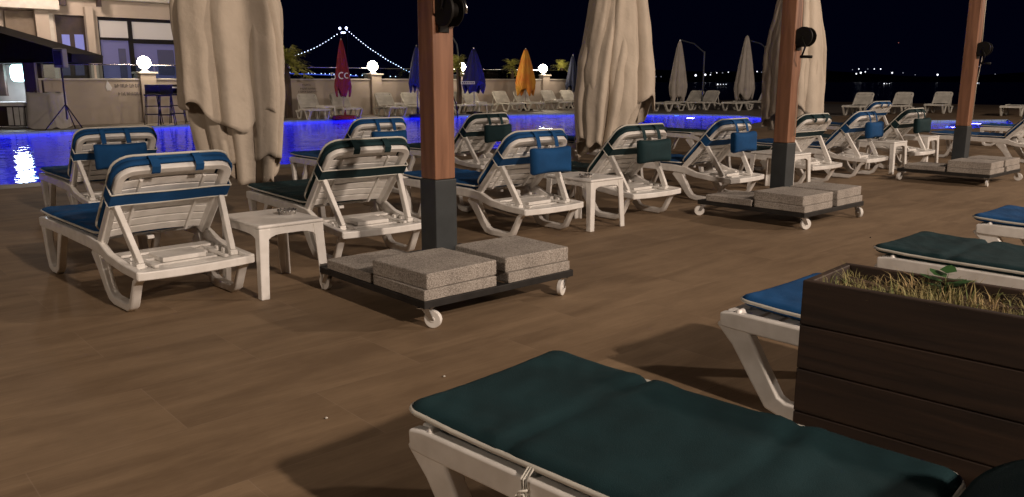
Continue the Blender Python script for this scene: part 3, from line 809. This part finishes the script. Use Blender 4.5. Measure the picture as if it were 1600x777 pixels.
b = MB()
for k in range(9):
    t = k * 2.4; l = .05 + .012 * (k % 3); c = Vector((math.cos(t) * l * .6, math.sin(t) * l * .6, .08 + .012 * (k % 4)))
    d = Vector((math.cos(t), math.sin(t), .2)) * .03; s = Vector((-math.sin(t), math.cos(t), 0)) * .022
    v = [b.bm.verts.new(x) for x in (c - d, c - d * .3 + s, c + d * .6 + s * .6, c + d * 1.1, c + d * .6 - s * .6, c - d * .3 - s)]
    b.bm.faces.new(v)
b.build('leaves', 'green_leaf', wd)
b = MB()
for k in range(9):
    t = k * 2.4; l = .05; b.tube([(0, 0, 0), (math.cos(t) * l * .4, math.sin(t) * l * .4, .08)], .0015, 4)
b.build('stem', 'green_leaf', wd)

# ------------------------------------------------------------------ wall, pillars with globe lamps, railing
WA0, WB0, WA1, WB1 = 3.9, 24.25, 27.5, 25.95
wd_ = (W(WA1, WB1) - W(WA0, WB0)); WLEN = wd_.length; wdir = wd_.normalized(); WRZ = math.atan2(wdir.y, wdir.x); WO = W(WA0, WB0)
def wall_s(x):      # distance along the wall seen at image column x
    k = (x - 800) / F / math.cos(0)   # ground-plane intersection of the vertical plane through the column
    r = ray(x, 180); # direction in plan
    d = Vector((r.x, r.y)); o = Vector((WO.x, WO.y)); u = Vector((wdir.x, wdir.y))
    # o + u*s = d*t
    det = u.x * (-d.y) - u.y * (-d.x)
    return (-o.x * (-d.y) - (-o.y) * (-d.x)) / det
wl = empty('garden_wall', WO, WRZ, 'long beige rendered wall with pale cap behind the far poolside loungers', 'wall')
SPILL = [wall_s(x) for x in (235, 588, 725, 851)]
WS = wall_s(57); b = MB(); b.box(WS, WLEN, 0, .25, 0, 1.2); b.build('wall_body', 'beige_wall', wl, bevel=.01)
b = MB(); b.box(WS - .02, WLEN + .02, -.04, .29, 1.201, 1.25); b.build('wall_cap', 'cap', wl, bevel=.01)
PN = ['left of the cream canopy beside the bar stools', 'between the red and the blue parasol', 'beside the navy parasol', 'right of the yellow parasol']
for s, n in zip(SPILL, PN):
    e = empty('lamp_pillar', WO + wdir * s, WRZ, 'beige wall pillar carrying a glowing white globe lamp ' + n, 'lamp pillar', 'wall pillars with glowing globe lamps')
    b = MB(); b.box(-.22, .22, -.10, .35, 0, 1.38); b.build('pillar', 'beige_wall', e, bevel=.01)
    b = MB(); b.box(-.27, .27, -.15, .40, 1.381, 1.43); b.build('pillar_cap', 'cap', e, bevel=.01)
    b = MB(); b.tube([(0, .12, 1.4305), (0, .12, 1.45), (0, .12, 1.47), (0, .12, 1.53)], [.13, .13, .06, .06], 16); b.build('lamp_base', 'cap', e)
    b = MB(); b.ball((0, .12, 1.69), .18, 24, 16); gl = b.build('globe', 'globe', e, smooth=True)
    l = bpy.data.lights.new('globe_bulb', 'POINT'); l.energy = 60; l.color = (1, .80, .58); l.shadow_soft_size = .2
    o = bpy.data.objects.new('globe_bulb', l); COL.objects.link(o); o.parent = e; o.location = (0, -.42, 1.85)
gr_ = empty('glass_railing', WO, WRZ, 'low glass railing with thin steel handrail along the top of the beige wall', 'railing')
for k in range(14):
    s0 = WS + k * (WLEN - WS) / 14; b = MB(); b.box(s0 + .03, s0 + (WLEN - WS) / 14 - .03, .12, .13, 1.251, 1.60); b.build('glass_panel', 'glass', gr_)
b = MB(); b.tube([(WS, .125, 1.62), (WLEN, .125, 1.62)], .018, 8); b.build('handrail', 'chrome', gr_, smooth=True)

# notice lettering on the wall: too small to read, so short strokes in three lines
def strokes(root_name, x0, x1, rows, label, mt, h, logo=False):
    s0, s1 = wall_s(x0), wall_s(x1)
    e = empty(root_name, WO + wdir * s0, WRZ, label, 'lettering'); b = MB(); g = random.Random(len(label))
    for (z, f0, f1, hh) in rows:
        s = (s1 - s0) * f0
        while s < (s1 - s0) * f1:
            wv = g.uniform(.03, .055)
            k = g.random()
            b.box(s, s + .012, -.008, -.003, z, z + hh)
            if k < .7: b.box(s + .0121, s + wv, -.008, -.003, z + (hh * .42 if k < .35 else 0), z + (hh * .42 if k < .35 else 0) + .014)
            if k > .4: b.box(s + wv + .0005, s + wv + .0125, -.008, -.003, z, z + hh * g.uniform(.6, 1))
            s += wv + .035
    b.build('letters', mt, e)
    if logo:
        b = MB(); n = 12; pts = []
        prof = [(0, 0), (.10, .0), (.14, .07), (.10, .16), (.06, .22), (.03, .30), (.0, .20), (-.03, .10)]
        v0 = [b.bm.verts.new((x, -.008, z)) for x, z in prof]; v1 = [b.bm.verts.new((x, -.003, z)) for x, z in prof]
        b.bm.faces.new(v0); b.bm.faces.new(v1[::-1])
        for i in range(len(prof)): b.bm.faces.new((v0[i], v0[(i + 1) % len(prof)], v1[(i + 1) % len(prof)], v1[i]))
        lo = b.build('emblem', 'white', e); lo.location = (-.22, 0, .92)
    return e
strokes('wall_notice', 468, 496, [(1.02, .25, .7, .055), (.90, .12, .95, .055), (.80, .0, 1.0, .055)], 'faded three line notice on the beige wall left of the red parasol', 'print', .05)
strokes('wall_lettering', 184, 222, [(1.0, .0, 1.0, .10), (.78, .12, 1.0, .09)], 'two line cursive lettering with white flame emblem on the wall left of the bar stools', 'print', .08, True)

# ------------------------------------------------------------------ parasols at the far side
def parasol(name, p, h, r, m, label, basem, hemz=.95, tip=.25, group='closed parasols on the far side of the pool', nf=8, cols=None, arm=None):
    e = empty(name, p, rnd.uniform(0, 1), label, 'parasol', group)
    b = MB(); b.tube([(0, 0, .03), (0, 0, h + .05)], .022, 8); b.build('pole', 'far_canvas' if m in ('red', 'yellow') else 'chrome', e)
    g = random.Random(len(label)); ph = g.uniform(0, 6)
    def P(u, v):
        th = u * 2 * math.pi; hz = hemz + .13 * math.cos(nf / 2 * th + ph) + .05 * math.cos(nf * th)
        z = h + (hz - h) * v; t = v
        rad = r * (.10 + .90 * t ** .8) * (1 - (.28 * max(0, (t - .82) / .18)))
        rad *= .82 + .22 * abs(math.cos(nf / 2 * th + ph + .4 * t))
        return Vector((rad * math.cos(th), rad * math.sin(th), z))
    b = MB(); b.grid(64, 24, P, closeu=True); cn = b.build('canopy', m, e, smooth=True, solid=.006)
    b = MB(); b.tube([(0, 0, .0), (0, 0, .10), (0, 0, .13), (0, 0, .35)], [.38, .36, .07, .05], 20) if basem == 'red' else b.tube([(0, 0, .0), (0, 0, .07), (0, 0, .09), (0, 0, .3)], [.30, .29, .04, .04], 20)
    b.build('base', basem, e)
    return e, cn
e, cn = parasol('closed_parasol', gp(538, 186), 2.42, .30, 'red', 'closed red parasol with white letters and red base', 'red', .78)
def arc(b, c, r0, r1, t0, t1, y, n=14):
    rg = []
    for k in range(n + 1):
        t = t0 + (t1 - t0) * k / n; ct, st = math.cos(t), math.sin(t)
        rg.append([(c[0] + r0 * ct, y, c[1] + r0 * st), (c[0] + r1 * ct, y, c[1] + r1 * st), (c[0] + r1 * ct, y + .01, c[1] + r1 * st), (c[0] + r0 * ct, y + .01, c[1] + r0 * st)])
    b.sweep(rg)
b = MB()
arc(b, (.09, 1.34), .075, .11, R(60), R(300), -.285); arc(b, (.24, 1.34), .06, .09, R(60), R(300), -.235)
arc(b, (-.20, 1.30), .05, .08, R(-150), R(90), -.255); b.box(-.265, -.20, -.255, -.245, 1.405, 1.43); b.box(-.275, -.245, -.255, -.245, 1.33, 1.43)
lt = b.build('letters', 'white', e); lt.rotation_euler.z = -e.rotation_euler.z + R(-11)
parasol('closed_parasol', gp(653, 182), 2.3, .33, 'darkblue', 'closed blue parasol half hidden behind the first wooden post', 'black', .95)
e, cn = parasol('closed_parasol', gp(741, 178), 2.3, .50, 'navy', 'closed navy parasol with a white printed stripe beside a globe lamp', 'black', .85)
b = MB(); b.box(-.42, .08, -.475, -.46, 1.06, 1.16); st = b.build('stripe', 'white', e); st.rotation_euler.z = -e.rotation_euler.z + R(-3)
b = MB()
for k in range(6): b.box(-.38 + k * .075, -.335 + k * .075, -.482, -.4755, 1.085, 1.135)
b.build('stripe_lettering', 'navy', st)
parasol('closed_parasol', gp(821, 173), 2.4, .48, 'yellow', 'closed yellow and orange parasol in front of the beige wall', 'black', .75)
parasol('closed_parasol', gp(894, 169), 2.25, .36, 'darkblue', 'closed dark blue parasol at the left edge of the second cream canopy', 'black', .85)
e, cn = parasol('closed_parasol', gp(1058, 172), 2.75, .42, 'far_canvas', 'closed pale cream parasol at the right end of the pool, with dark pole beside it', 'black', .45)
e2, cn = parasol('closed_parasol', gp(1161, 172), 2.95, .48, 'far_canvas', 'closed pale cream parasol just left of the second wooden post', 'black', .5)
for q in (e, e2):
    b = MB(); c, s = math.cos(-q.rotation_euler.z), math.sin(-q.rotation_euler.z)
    f = lambda x, y, z: (x * c - y * s, x * s + y * c, z)
    b.tube([f(0, 0, 2.8), f(.6, .1, 2.65), f(1.05, .15, 2.3)], .03, 8); b.tube([f(1.05, .15, 2.35), f(1.05, .15, 0)], .035, 8)
    b.build('side_arm', 'sleeve', q)

# ------------------------------------------------------------------ far loungers
FARG = 'plain white loungers on the far side of the pool'
fx = [(478, 'leftmost, by the wall notice'), (527, 'behind the red parasol'), (596, 'right of the second globe pillar'), (636, 'behind the blue parasol'), (702, 'just right of the first wooden post'), (729, 'behind the navy parasol'), (776, 'behind the pool ladder'), (808, 'left of the yellow parasol pole'), (850, 'below the fourth globe lamp'), (880, 'by the dark blue parasol')]
kp = K('blue', 0, True, True, False, 'plastic_far')
for x, n in fx:
    y = 186.5 + (x - 478) * (171.5 - 186.5) / (860 - 478) - 1.5
    p = gp(x, y); a, b_ = ab(p)
    o = place(kp, a, b_, 'plain white lounger by the beige wall, ' + n, 0, FARG); o.location = p; o.rotation_euler.z = R(180 + 30)
for x, y, n, rz in ((1092, 171, 'in front of the first pale parasol', 0), (1116, 171, 'right of the first pale parasol', 0), (1203, 170, 'beside the second wooden post', 0), (1352, 179, 'leftmost of three by the third canopy', 0), (1413, 178, 'middle of the three by the third canopy', 0), (1474, 176, 'just left of the third wooden post', 0)):
    p = gp(x, y); a, b_ = ab(p)
    o = place(kp, a, b_, 'plain white lounger at the right pool end, ' + n, 0, FARG); o.location = p; o.rotation_euler.z = RZ + R(90 + 8)
kf = K('blue', 0, True, True, True, 'plastic_far')
for x, y, n in ((1165, 172, 'under the second pale parasol'), (1060, 173, 'under the first pale parasol'), (1590, 180, 'right of the third wooden post')):
    p = gp(x, y); a, b_ = ab(p)
    o = place(kf, a, b_, 'flat plain white lounger at the right pool end, ' + n, 0, FARG); o.location = p; o.rotation_euler.z = RZ + R(98)
ft = None
for x, y, n in ((510, 186, 'first and second loungers from the left'), (618, 180, 'loungers beside the blue parasol'), (748, 177, 'navy parasol and the ladder'), (868, 171, 'last two loungers on the left side'), (1375, 176, 'loungers right of the third canopy')):
    o = table(0, 0, 'small white table across the pool, by the ' + n, 0); o.location = gp(x, y); o['group'] = 'small white tables on the far side'

# pool ladder
ld = empty('pool_ladder', W(17.3, 22.75, 0), RZ + R(15), 'chrome pool ladder with two curved handrails at the far pool edge', 'pool ladder')
for s in (-1, 1):
    b = MB(); b.tube([(s * .28, .55, 0), (s * .28, .52, .5), (s * .28, .42, .78), (s * .28, .25, .85), (s * .28, .05, .78), (s * .28, -.12, .4), (s * .28, -.2, -.1), (s * .28, -.2, -1.0)], .024, 8); b.build('handrail', 'black', ld, smooth=True)
b = MB()
for z in (-.25, -.5, -.75): b.box(-.27, .27, -.24, -.16, z, z + .03)
b.build('steps', 'chrome', ld)

# ------------------------------------------------------------------ palms and shrubs behind the wall
def palm(x, y, Y, h, r, n, label):
    p = at(x, y, Y); z0 = -.0; e = empty('palm_shrub', (p.x, p.y, z0), 0, label, 'palm', 'lamp lit palms behind the beige wall'); g = random.Random(int(x))
    b = MB(); b.tube([(0, 0, 0), (.03, 0, p.z * .5), (0, .02, p.z)], [.12, .09, .08], 8); b.build('trunk', 'bark', e)
    b = MB()
    for k in range(n):
        t = g.uniform(0, 6.28); el = g.uniform(-.3, 1.35); L_ = r * g.uniform(.6, 1.1); d = Vector((math.cos(t), math.sin(t), 0)); pts = []
        for q in range(6):
            u = q / 5; pts.append(Vector((0, 0, p.z)) + d * L_ * u * math.cos(el) + Vector((0, 0, L_ * (math.sin(el) * u - .45 * u * u))))
        s = Vector((-math.sin(t), math.cos(t), 0))
        for q in range(5):
            w0, w1 = .028 * (1 - q / 5.5), .028 * (1 - (q + 1) / 5.5)
            v = [b.bm.verts.new(c) for c in (pts[q] - s * w0, pts[q] + s * w0, pts[q + 1] + s * w1, pts[q + 1] - s * w1)]; b.bm.faces.new(v)
            for sd in (-1, 1):
                m_ = (pts[q] + pts[q + 1]) / 2; tip = m_ + s * sd * L_ * .16 + d * L_ * .1 + Vector((0, 0, -.05 * L_)); v = [b.bm.verts.new(c) for c in (pts[q], m_, tip)]; b.bm.faces.new(v)
    b.build('crown', 'leaf', e)
palm(447, 95, 26.5, 2, 1.0, 90, 'large yellow green palm lit by a globe lamp beside the first cream canopy')
palm(716, 103, 30.5, 2, .75, 60, 'yellow lit palm directly right of the first wooden post')
palm(799, 104, 34.5, 2, .65, 50, 'small round palm left of the yellow parasol')
palm(878, 106, 37.0, 2, .7, 50, 'dim spiky palm right of the fourth globe lamp')
palm(698, 92, 31.5, 2, .7, 40, 'reddish tipped palm half behind the first wooden post')
# dark street lamp behind the wall
p = at(716, 110, 36); e = empty('street_lamp', (p.x, p.y, 0), 0, 'thin unlit street lamp standing against the night sky right of the first post', 'street lamp')
z1 = at(716, 66, 36).z
b = MB(); b.tube([(0, 0, 0), (0, 0, z1 - .5), (-.05, 0, z1 - .1), (-.25, 0, z1 + .25)], .04, 8); b.build('lamp_pole', 'sleeve', e); b = MB(); b.ball((-.3, 0, z1 + .28), .12, 10, 6, .5); b.build('lamp_head', 'sleeve', e, smooth=True)

# ------------------------------------------------------------------ hotel building behind the wall
BB = 28.6
bd = empty('hotel_building', (0, 0, 0), RZ, 'beige two storey hotel building with tall lit windows behind the wall at the left', 'building')
def fb(m_, x0, y0, x1, y1, d0, d1, name, par, bevel=0):
    """box on the facade: image rectangle measured on plane b=BB, from depth d0 to d1 in front (negative) or behind"""
    a0, z0 = onb(x0, y1, BB); a1, _ = onb(x1, y1, BB); _, z1 = onb((x0 + x1) / 2, y0, BB); _, z0 = onb((x0 + x1) / 2, y1, BB)
    b = MB(); b.box(a0, a1, BB + d0, BB + d1, z0, z1); return b.build(name, m_, par, bevel=bevel)
aL, _ = onb(-70, 100, BB); aR, _ = onb(400, 100, BB)
a_d0, _ = onb(90, 70, BB); a_d1, _ = onb(139, 70, BB); a_w0, _ = onb(156, 70, BB); a_w1, _ = onb(281, 70, BB)
_, zdt = onb(115, 24, BB); _, zwt = onb(218, 29, BB); _, zwb = onb(218, 62, BB)
b = MB()
for a0, a1, z0, z1 in ((aL, a_d0, 0, 7), (a_d0, a_d1, zdt, 7), (a_d1, a_w0, 0, 7), (a_w0, a_w1, zwt, 7), (a_w1, aR, 0, 7)):
    b.box(a0 + .0005, a1 - .0005, BB, BB + .35, z0, z1)
b.build('facade', 'beige_wall', bd)
b = MB(); b.box(aL, aR, BB + .355, BB + 6, 0, 7); b.build('rear_wall', 'beige_wall', bd)
b = MB(); b.box(a_d0 + .01, a_d1 - .01, BB + .12, BB + .2, 0, zdt - .01); dr = b.build('door', 'dark_wood', bd)
fb('door_pane', 100, 54, 112, 76, .10, .118, 'pane', dr); fb('door_pane', 120, 54, 134, 78, .10, .118, 'pane', dr)
fb('lit_pane_dim', 100, 84, 112, 118, .10, .118, 'pane', dr); fb('lit_pane_dim', 120, 84, 134, 118, .10, .118, 'pane', dr)
fb('cap', 85, 22, 92, 125, -.12, .1, 'door_surround', bd); fb('beige_wall', 141, 12, 153, 128, -.25, -.002, 'pilaster', bd, .01); fb('beige_wall', 63, 12, 84, 128, -.30, -.002, 'pilaster', bd, .01)
b = MB(); am = onb(207, 70, BB)[0]; b.box(a_w0, a_w1, BB + .10, BB + .20, zwt - .10, zwt); b.box(a_w0, a_w0 + .06, BB + .1, BB + .2, 0, zwt - .101); b.box(a_w1 - .06, a_w1, BB + .1, BB + .2, 0, zwt - .101)
b.box(am - .06, am + .06, BB + .08, BB + .2, 0, zwt - .101); b.box(a_w0 + .061, am - .061, BB + .11, BB + .19, zwb - .04, zwb + .04); b.box(am + .061, a_w1 - .061, BB + .11, BB + .19, zwb - .12, zwb + .02)
wf = b.build('window_frame', 'black', bd)
b = MB(); b.box(a_w0 + .061, am - .061, BB + .15, BB + .16, zwb + .045, zwt - .105); b.box(am + .061, a_w1 - .061, BB + .15, BB + .16, zwb + .025, zwt - .105); b.build('blind', 'lit_blind', wf)
b = MB(); b.box(a_w0 + .061, am - .061, BB + .20, BB + .21, .3, zwb - .045); b.box(am + .061, a_w1 - .061, BB + .20, BB + .21, .3, zwb - .125); b.build('pane', 'lit_pane', wf)
fb('lit_pane_dim', 192, 76, 203, 122, .17, .195, 'interior_panel', wf); fb('lit_pane_dim', 213, 90, 228, 122, .17, .195, 'interior_panel', wf); fb('lit_pane_dim', 252, 78, 277, 118, .17, .195, 'interior_panel', wf)
fb('cap', -60, -2, 86, 14, -.55, -.305, 'cornice', bd, .02); fb('cap', 90, -10, 420, 6, -.30, -.01, 'cornice', bd, .02); fb('dark_wood', 88, -8, 98, 10, -.5, -.31, 'bracket', bd); fb('dark_wood', 146, -8, 152, 12, -.5, -.31, 'bracket', bd)
fb(mat('darker_plaster', (.20, .16, .125), .9), 12, 18, 60, 76, -.10, -.004, 'darker_panel', bd)  # panel in darker plaster than the rest of the facade
lo = bpy.data.lights.new('facade_lamp', 'POINT'); lo.energy = 430; lo.color = (1, .78, .62); lo.shadow_soft_size = .3
o = bpy.data.objects.new('facade_lamp', lo); COL.objects.link(o); o.location = W(onb(60, 60, BB)[0], BB - 2.6, 4.6)

# ------------------------------------------------------------------ bar kiosk at the left edge
KY = 21.0
def fy(m_, x0, y0, x1, y1, Y0, Y1, name, par, bevel=0):
    p = at(x0, y1, Y0); q = at(x1, y0, Y0); b = MB(); b.box(p.x, q.x, Y0, Y1, max(p.z, 0), q.z); return b.build(name, m_, par, bevel=bevel)
ks = empty('bar_kiosk', (0, 0, 0), 0, 'open bar kiosk with dark sloping roof and slatted counter at the left edge', 'kiosk')
b = MB(); p0 = at(-60, 34, KY); p1 = at(112, 84, KY); e0 = at(-60, 100, KY); e1 = at(112, 97, KY)
rg = []
for Y, f in ((KY, 0), (KY + 1.6, .0)):
    rg.append([(p0.x, Y, p0.z + f), (p1.x, Y, p1.z), (e1.x, Y, e1.z), (e0.x, Y, e0.z)])
b.sweep(rg); b.build('roof', 'roof', ks)
fy('dark_wood', 46, 95, 52, 198, KY, KY + .12, 'post', ks); fy('dark_wood', 60, 95, 63, 198, KY + .6, KY + .7, 'post', ks)
fy('cloth', -60, 96, 60, 200, KY + 1.9, KY + 2.0, 'back_wall', ks)
fy('dark_wood', -60, 166, 50, 198, KY + .15, KY + .3, 'counter', ks)
for x in (14, 24, 33, 42):
    fy('white', x, 168, x + 4, 196, KY + .13, KY + .148, 'counter_slat', ks)
fy('white', -60, 160, 54, 166, KY - .05, KY + .6, 'counter_top', ks)
fy('dark_wood', -5, 100, 4, 150, KY + 1.0, KY + 1.1, 'curtain', ks)
p = at(29, 114, KY + 1.2); sg = empty('oval_sign', p, 0, 'glowing pale green rounded sign hanging inside the bar kiosk', 'sign')
b = MB(); b.grid(28, 2, lambda u, v: Vector((.235 * math.copysign(abs(math.cos(u * 6.2832)) ** .6, math.cos(u * 6.2832)), v * .06, .235 * math.copysign(abs(math.sin(u * 6.2832)) ** .6, math.sin(u * 6.2832)))), closeu=True)
b.bm.verts.ensure_lookup_table(); b.bm.faces.new([v for v in b.bm.verts if v.co.y < .01]); b.build('sign_face', 'sign', sg)
b = MB(); b.tube([(0, .03, .23), (0, .03, .5)], .01, 6); b.build('hanger', 'black', sg)
l = bpy.data.lights.new('kiosk_lamp', 'POINT'); l.energy = 65; l.color = (.8, .88, 1); l.shadow_soft_size = .2
o = bpy.data.objects.new('kiosk_lamp', l); COL.objects.link(o); pp = at(22, 128, KY + .9); o.location = pp
# sheet covered counter
p = at(78, 200, KY - .2)
cv = empty('covered_fridge', (p.x, p.y, 0), 0, 'low cabinet wrapped in a crumpled white sheet between the kiosk post and speaker stand', 'covered cabinet')
def PC(u, v):
    th = u * 2 * math.pi; k = 1 + .05 * math.sin(9 * th + 3 * v) + .03 * math.sin(17 * th)
    cx = math.copysign(abs(math.cos(th)) ** .45, math.cos(th)); cy = math.copysign(abs(math.sin(th)) ** .45, math.sin(th))
    rr_ = k * (1 + .06 * v) if v < .9 else k
    return Vector((.40 * cx * (1 + .12 * v), .32 * cy * (1 + .12 * v), .88 - .87 * v + .03 * math.sin(5 * th)))
b = MB(); b.grid(60, 14, PC, closeu=True); b.bm.verts.ensure_lookup_table(); b.bm.faces.new([b.bm.verts[i * 14] for i in range(60)]); b.build('sheet', 'cloth', cv, smooth=True)
# speaker on tripod
p = at(106, 196, KY - .9); sp = empty('speaker_stand', (p.x, p.y, 0), 0, 'grey speaker box on a black tripod in front of the beige wall', 'speaker')
zt = at(106, 76, KY - .9).z; zb = at(106, 106, KY - .9).z
b = MB(); b.tube([(0, 0, .25), (0, 0, zb)], .02, 8); b.build('pole', 'black', sp)
for k in range(3):
    t = R(-20 + 120 * k); b = MB(); b.tube([(0, 0, .62), (.5 * math.cos(t), .5 * math.sin(t), .01)], .014, 6); b.build('leg', 'black', sp)
b = MB(); b.box(-.12, .12, -.12, .12, zb, zt); so = b.build('speaker_box', mat('grey_plastic', (.07, .065, .06), .6), sp, bevel=.02)
b = MB(); b.box(-.09, .09, -.128, -.1205, zb + .06, zt - .06); b.build('grille', 'black', so)
# bar stools
def stool(x, y, label):
    p = gp(x, y); e = empty('bar_stool', p, .3, label, 'bar stool', 'dark metal bar stools'); h = .78
    for sx in (-1, 1):
        for sy in (-1, 1):
            b = MB(); b.tube([(sx * .14, sy * .14, h), (sx * .21, sy * .21, 0)], .014, 6); b.build('leg', 'black', e)
    b = MB(); b.box(-.18, .18, -.18, .18, h, h + .05); b.build('seat', 'black', e, bevel=.015)
    b = MB(); 
    for z, k in ((.28, .187), (.5, .166)):
        b.tube([(-k, -k, z), (k, -k, z), (k, k, z), (-k, k, z)], .01, 6, close=True)
    b.build('footrest', 'black', e)
    b = MB(); b.box(-.18, .18, .15, .18, h + .0505, h + .30); b.build('backrest', 'black', e, bevel=.01)
stool(241, 195, 'dark bar stool directly below the leftmost globe lamp'); stool(262, 196, 'dark bar stool right of the first stool, beside the cream canopy'); stool(279, 193, 'dark bar stool half hidden behind the first cream canopy')
p = gp(300, 193); tb = empty('bar_table', p, 0, 'tall pale table behind the bar stools', 'table')
b = MB(); b.disc((0, 0, 1.0), .45, (0, 0, 1), .04, 24); b.build('table_top', 'white', tb); b = MB(); b.tube([(0, 0, 0), (0, 0, .98)], .04, 10); b.build('pedestal', 'black', tb)

# ------------------------------------------------------------------ suspension bridge far away
BY = 2500
br = empty('suspension_bridge', at(536, 125, BY), 0, 'far suspension bridge outlined by strings of white lights', 'bridge')
bo = br.location.copy(); bo.z = 0; br.location = bo
def bp_(x, y): return at(x, y, BY) - bo
for x in (531.5, 541):
    t, q = bp_(x, 50), bp_(x - (0), 128); b = MB(); b.box(t.x - 2, t.x + 2, -3, 3, -6, t.z); b.build('tower_leg', mat('bridge_steel', (.10, .10, .22), .7), br)
t0, t1 = bp_(532.5, 51), bp_(540, 49.5); b = MB(); b.box(t0.x + 1.2, t1.x, -2, 2, t0.z - 2.2, t0.z + 1.6); b.build('tower_crossbeam', 'bulb', br)
for x, y, r in ((531, 44.5, 3.6), (541, 44, 3.6)):
    MB().ball(bp_(x, y), r, 12, 8).build('tower_light', 'bulb', br, smooth=True)
def cab(pts, n, r):
    P = [bp_(*p) for p in pts]
    b = MB(); b.tube(P, .7, 6); b.build('cable', 'sleeve', br)
    L_ = [0]
    for i in range(1, len(P)): L_.append(L_[-1] + (P[i] - P[i - 1]).length)
    for k in range(n):
        s = L_[-1] * k / (n - 1)
        for i in range(1, len(P)):
            if s <= L_[i] + 1e-6: break
        u = (s - L_[i - 1]) / (L_[i] - L_[i - 1]); q = P[i - 1].lerp(P[i], u)
        MB().ball(q, r, 8, 6).build('cable_light', 'bulb', br, smooth=True)
cab([(531, 51), (510, 65), (490, 76), (470, 84), (452, 89), (430, 94), (400, 99)], 28, 1.15)
cab([(542, 47), (560, 62), (575, 74), (590, 84), (605, 94), (620, 102), (632, 109), (645, 115), (665, 122)], 32, 1.15)
b = MB(); p, q = bp_(380, 113), bp_(700, 124)
b.bar(p, q, 12, 3.2, side=Vector((0, 1, 0))); b.build('bridge_deck', 'sleeve', br)
b = MB(); b.bar(bp_(380, 113.5) + Vector((0, -8, 2)), bp_(560, 120) + Vector((0, -8, 2)), 1, 2.4, side=Vector((0, 1, 0))); b.build('deck_light_strip', 'strip', br)
for x in (446, 453, 482, 487, 492, 502, 508, 515, 522, 548, 556, 566, 610, 618):
    MB().ball(bp_(x, 113 + (x - 446) * .04), 1.2, 8, 6).build('deck_lamp', 'bulb', br, smooth=True)

# ------------------------------------------------------------------ lights and boats on the far shore
SL = [(1283, 92, 2, 'shore'), (1287, 94, 1.2, 'shoredim'), (1332, 109, 1.2, 'shoredim'), (1342, 108, 1.6, 'shore'), (1338, 115.5, 2.0, 'shore'), (1345, 114, 2.6, 'shore'), (1352, 112.5, 1.6, 'shore'), (1356, 108, 1.2, 'shoredim'), (1366, 108, 1.5, 'shore'), (1376, 108, 1.8, 'shore'), (1394, 114, 2.2, 'shore'), (1411, 114, 1.4, 'shoredim'), (1465, 117, 2.6, 'shore'), (1068, 118, 1.6, 'shore'), (1087, 118, 3.0, 'shore'), (1102, 117, 2.8, 'shore'), (1110, 117, 1.5, 'shore'), (1111, 114, 1.2, 'shoredim'), (1120, 114, 1.4, 'shore'), (1129, 114, 1.4, 'shoredim'), (1138, 113, 1.4, 'shore'), (1183, 112, 1.6, 'shore'), (1190, 113, 1.2, 'shoredim'), (1194, 112, 1.2, 'shoredim'), (1025, 120, 1.2, 'shoredim'), (1033, 120, 1.2, 'shoredim'), (1430, 117, 1.1, 'shoredim'), (1555, 116, 1.1, 'shoredim'), (1404, 67, 1.4, 'shorered'), (1530, 104, 1.1, 'shoredim')]
for x, y, r, m_ in SL:
    o = MB().ball(at(x, y, 2950), r * 1.25, 8, 6).build('shore_light', m_, smooth=True)
    # move mesh origin to the lamp
    c = at(x, y, 2950)
    for v in o.data.vertices: v.co -= c
    o.location = c
    tag(o, 'tiny light shining on the dark far shore' if m_ != 'shorered' else 'single faint red light high above the far shore', 'light', 'tiny lights along the far shore')
def boat(x, y, Y, L_, label, nl=3):
    p = at(x, y, Y); e = empty('boat', (p.x, p.y, -6), 0, label, 'boat', 'boats with lights on the dark water')
    b = MB(); b.sweep([[(-L_ / 2, 0, .3), (-L_ / 2, 0, 1)], [(-L_ / 2 + 1, -1.5, 0), (-L_ / 2 + 1, -1.5, 1)]]) if False else b.box(-L_ / 2, L_ / 2, -1.5, 1.5, -.2, 1.2, f=lambda x_, y_, z_: (x_ * (1 if z_ > 0 else .8), y_, z_))
    b.build('hull', 'cloth', e); b = MB(); b.box(-L_ * .2, L_ * .25, -1, 1, 1.2, 2.4); b.build('cabin', 'cloth', e)
    for k in range(nl): MB().ball((-L_ * .1 + k * L_ * .22, -1.2, 2.8), .7 if k == 0 else .4, 8, 6).build('boat_light', 'shore', e, smooth=True)
boat(1123, 131, 900, 14, 'small lit boat on the dark water between the two pale parasols', 4)
boat(1383, 128.5, 1100, 16, 'small lit boat above the loungers right of the third canopy')
boat(1528, 124.5, 1300, 12, 'small lit boat on the water right of the third wooden post', 2)

# small litter on the deck
for x, y, n in ((694, 588, 'pale pebble lying on the deck left of the foreground lounger'), (510, 653, 'tiny white crumb on the deck left of the foreground lounger leg'), (1360, 371, 'dark speck on the deck in front of the planter grass')):
    o = MB().ball((0, 0, 0), .006, 8, 6, .6).build('pebble', 'cap' if 'dark' not in n else 'black', smooth=True); o.location = gp(x, y, .004); tag(o, n, 'pebble')
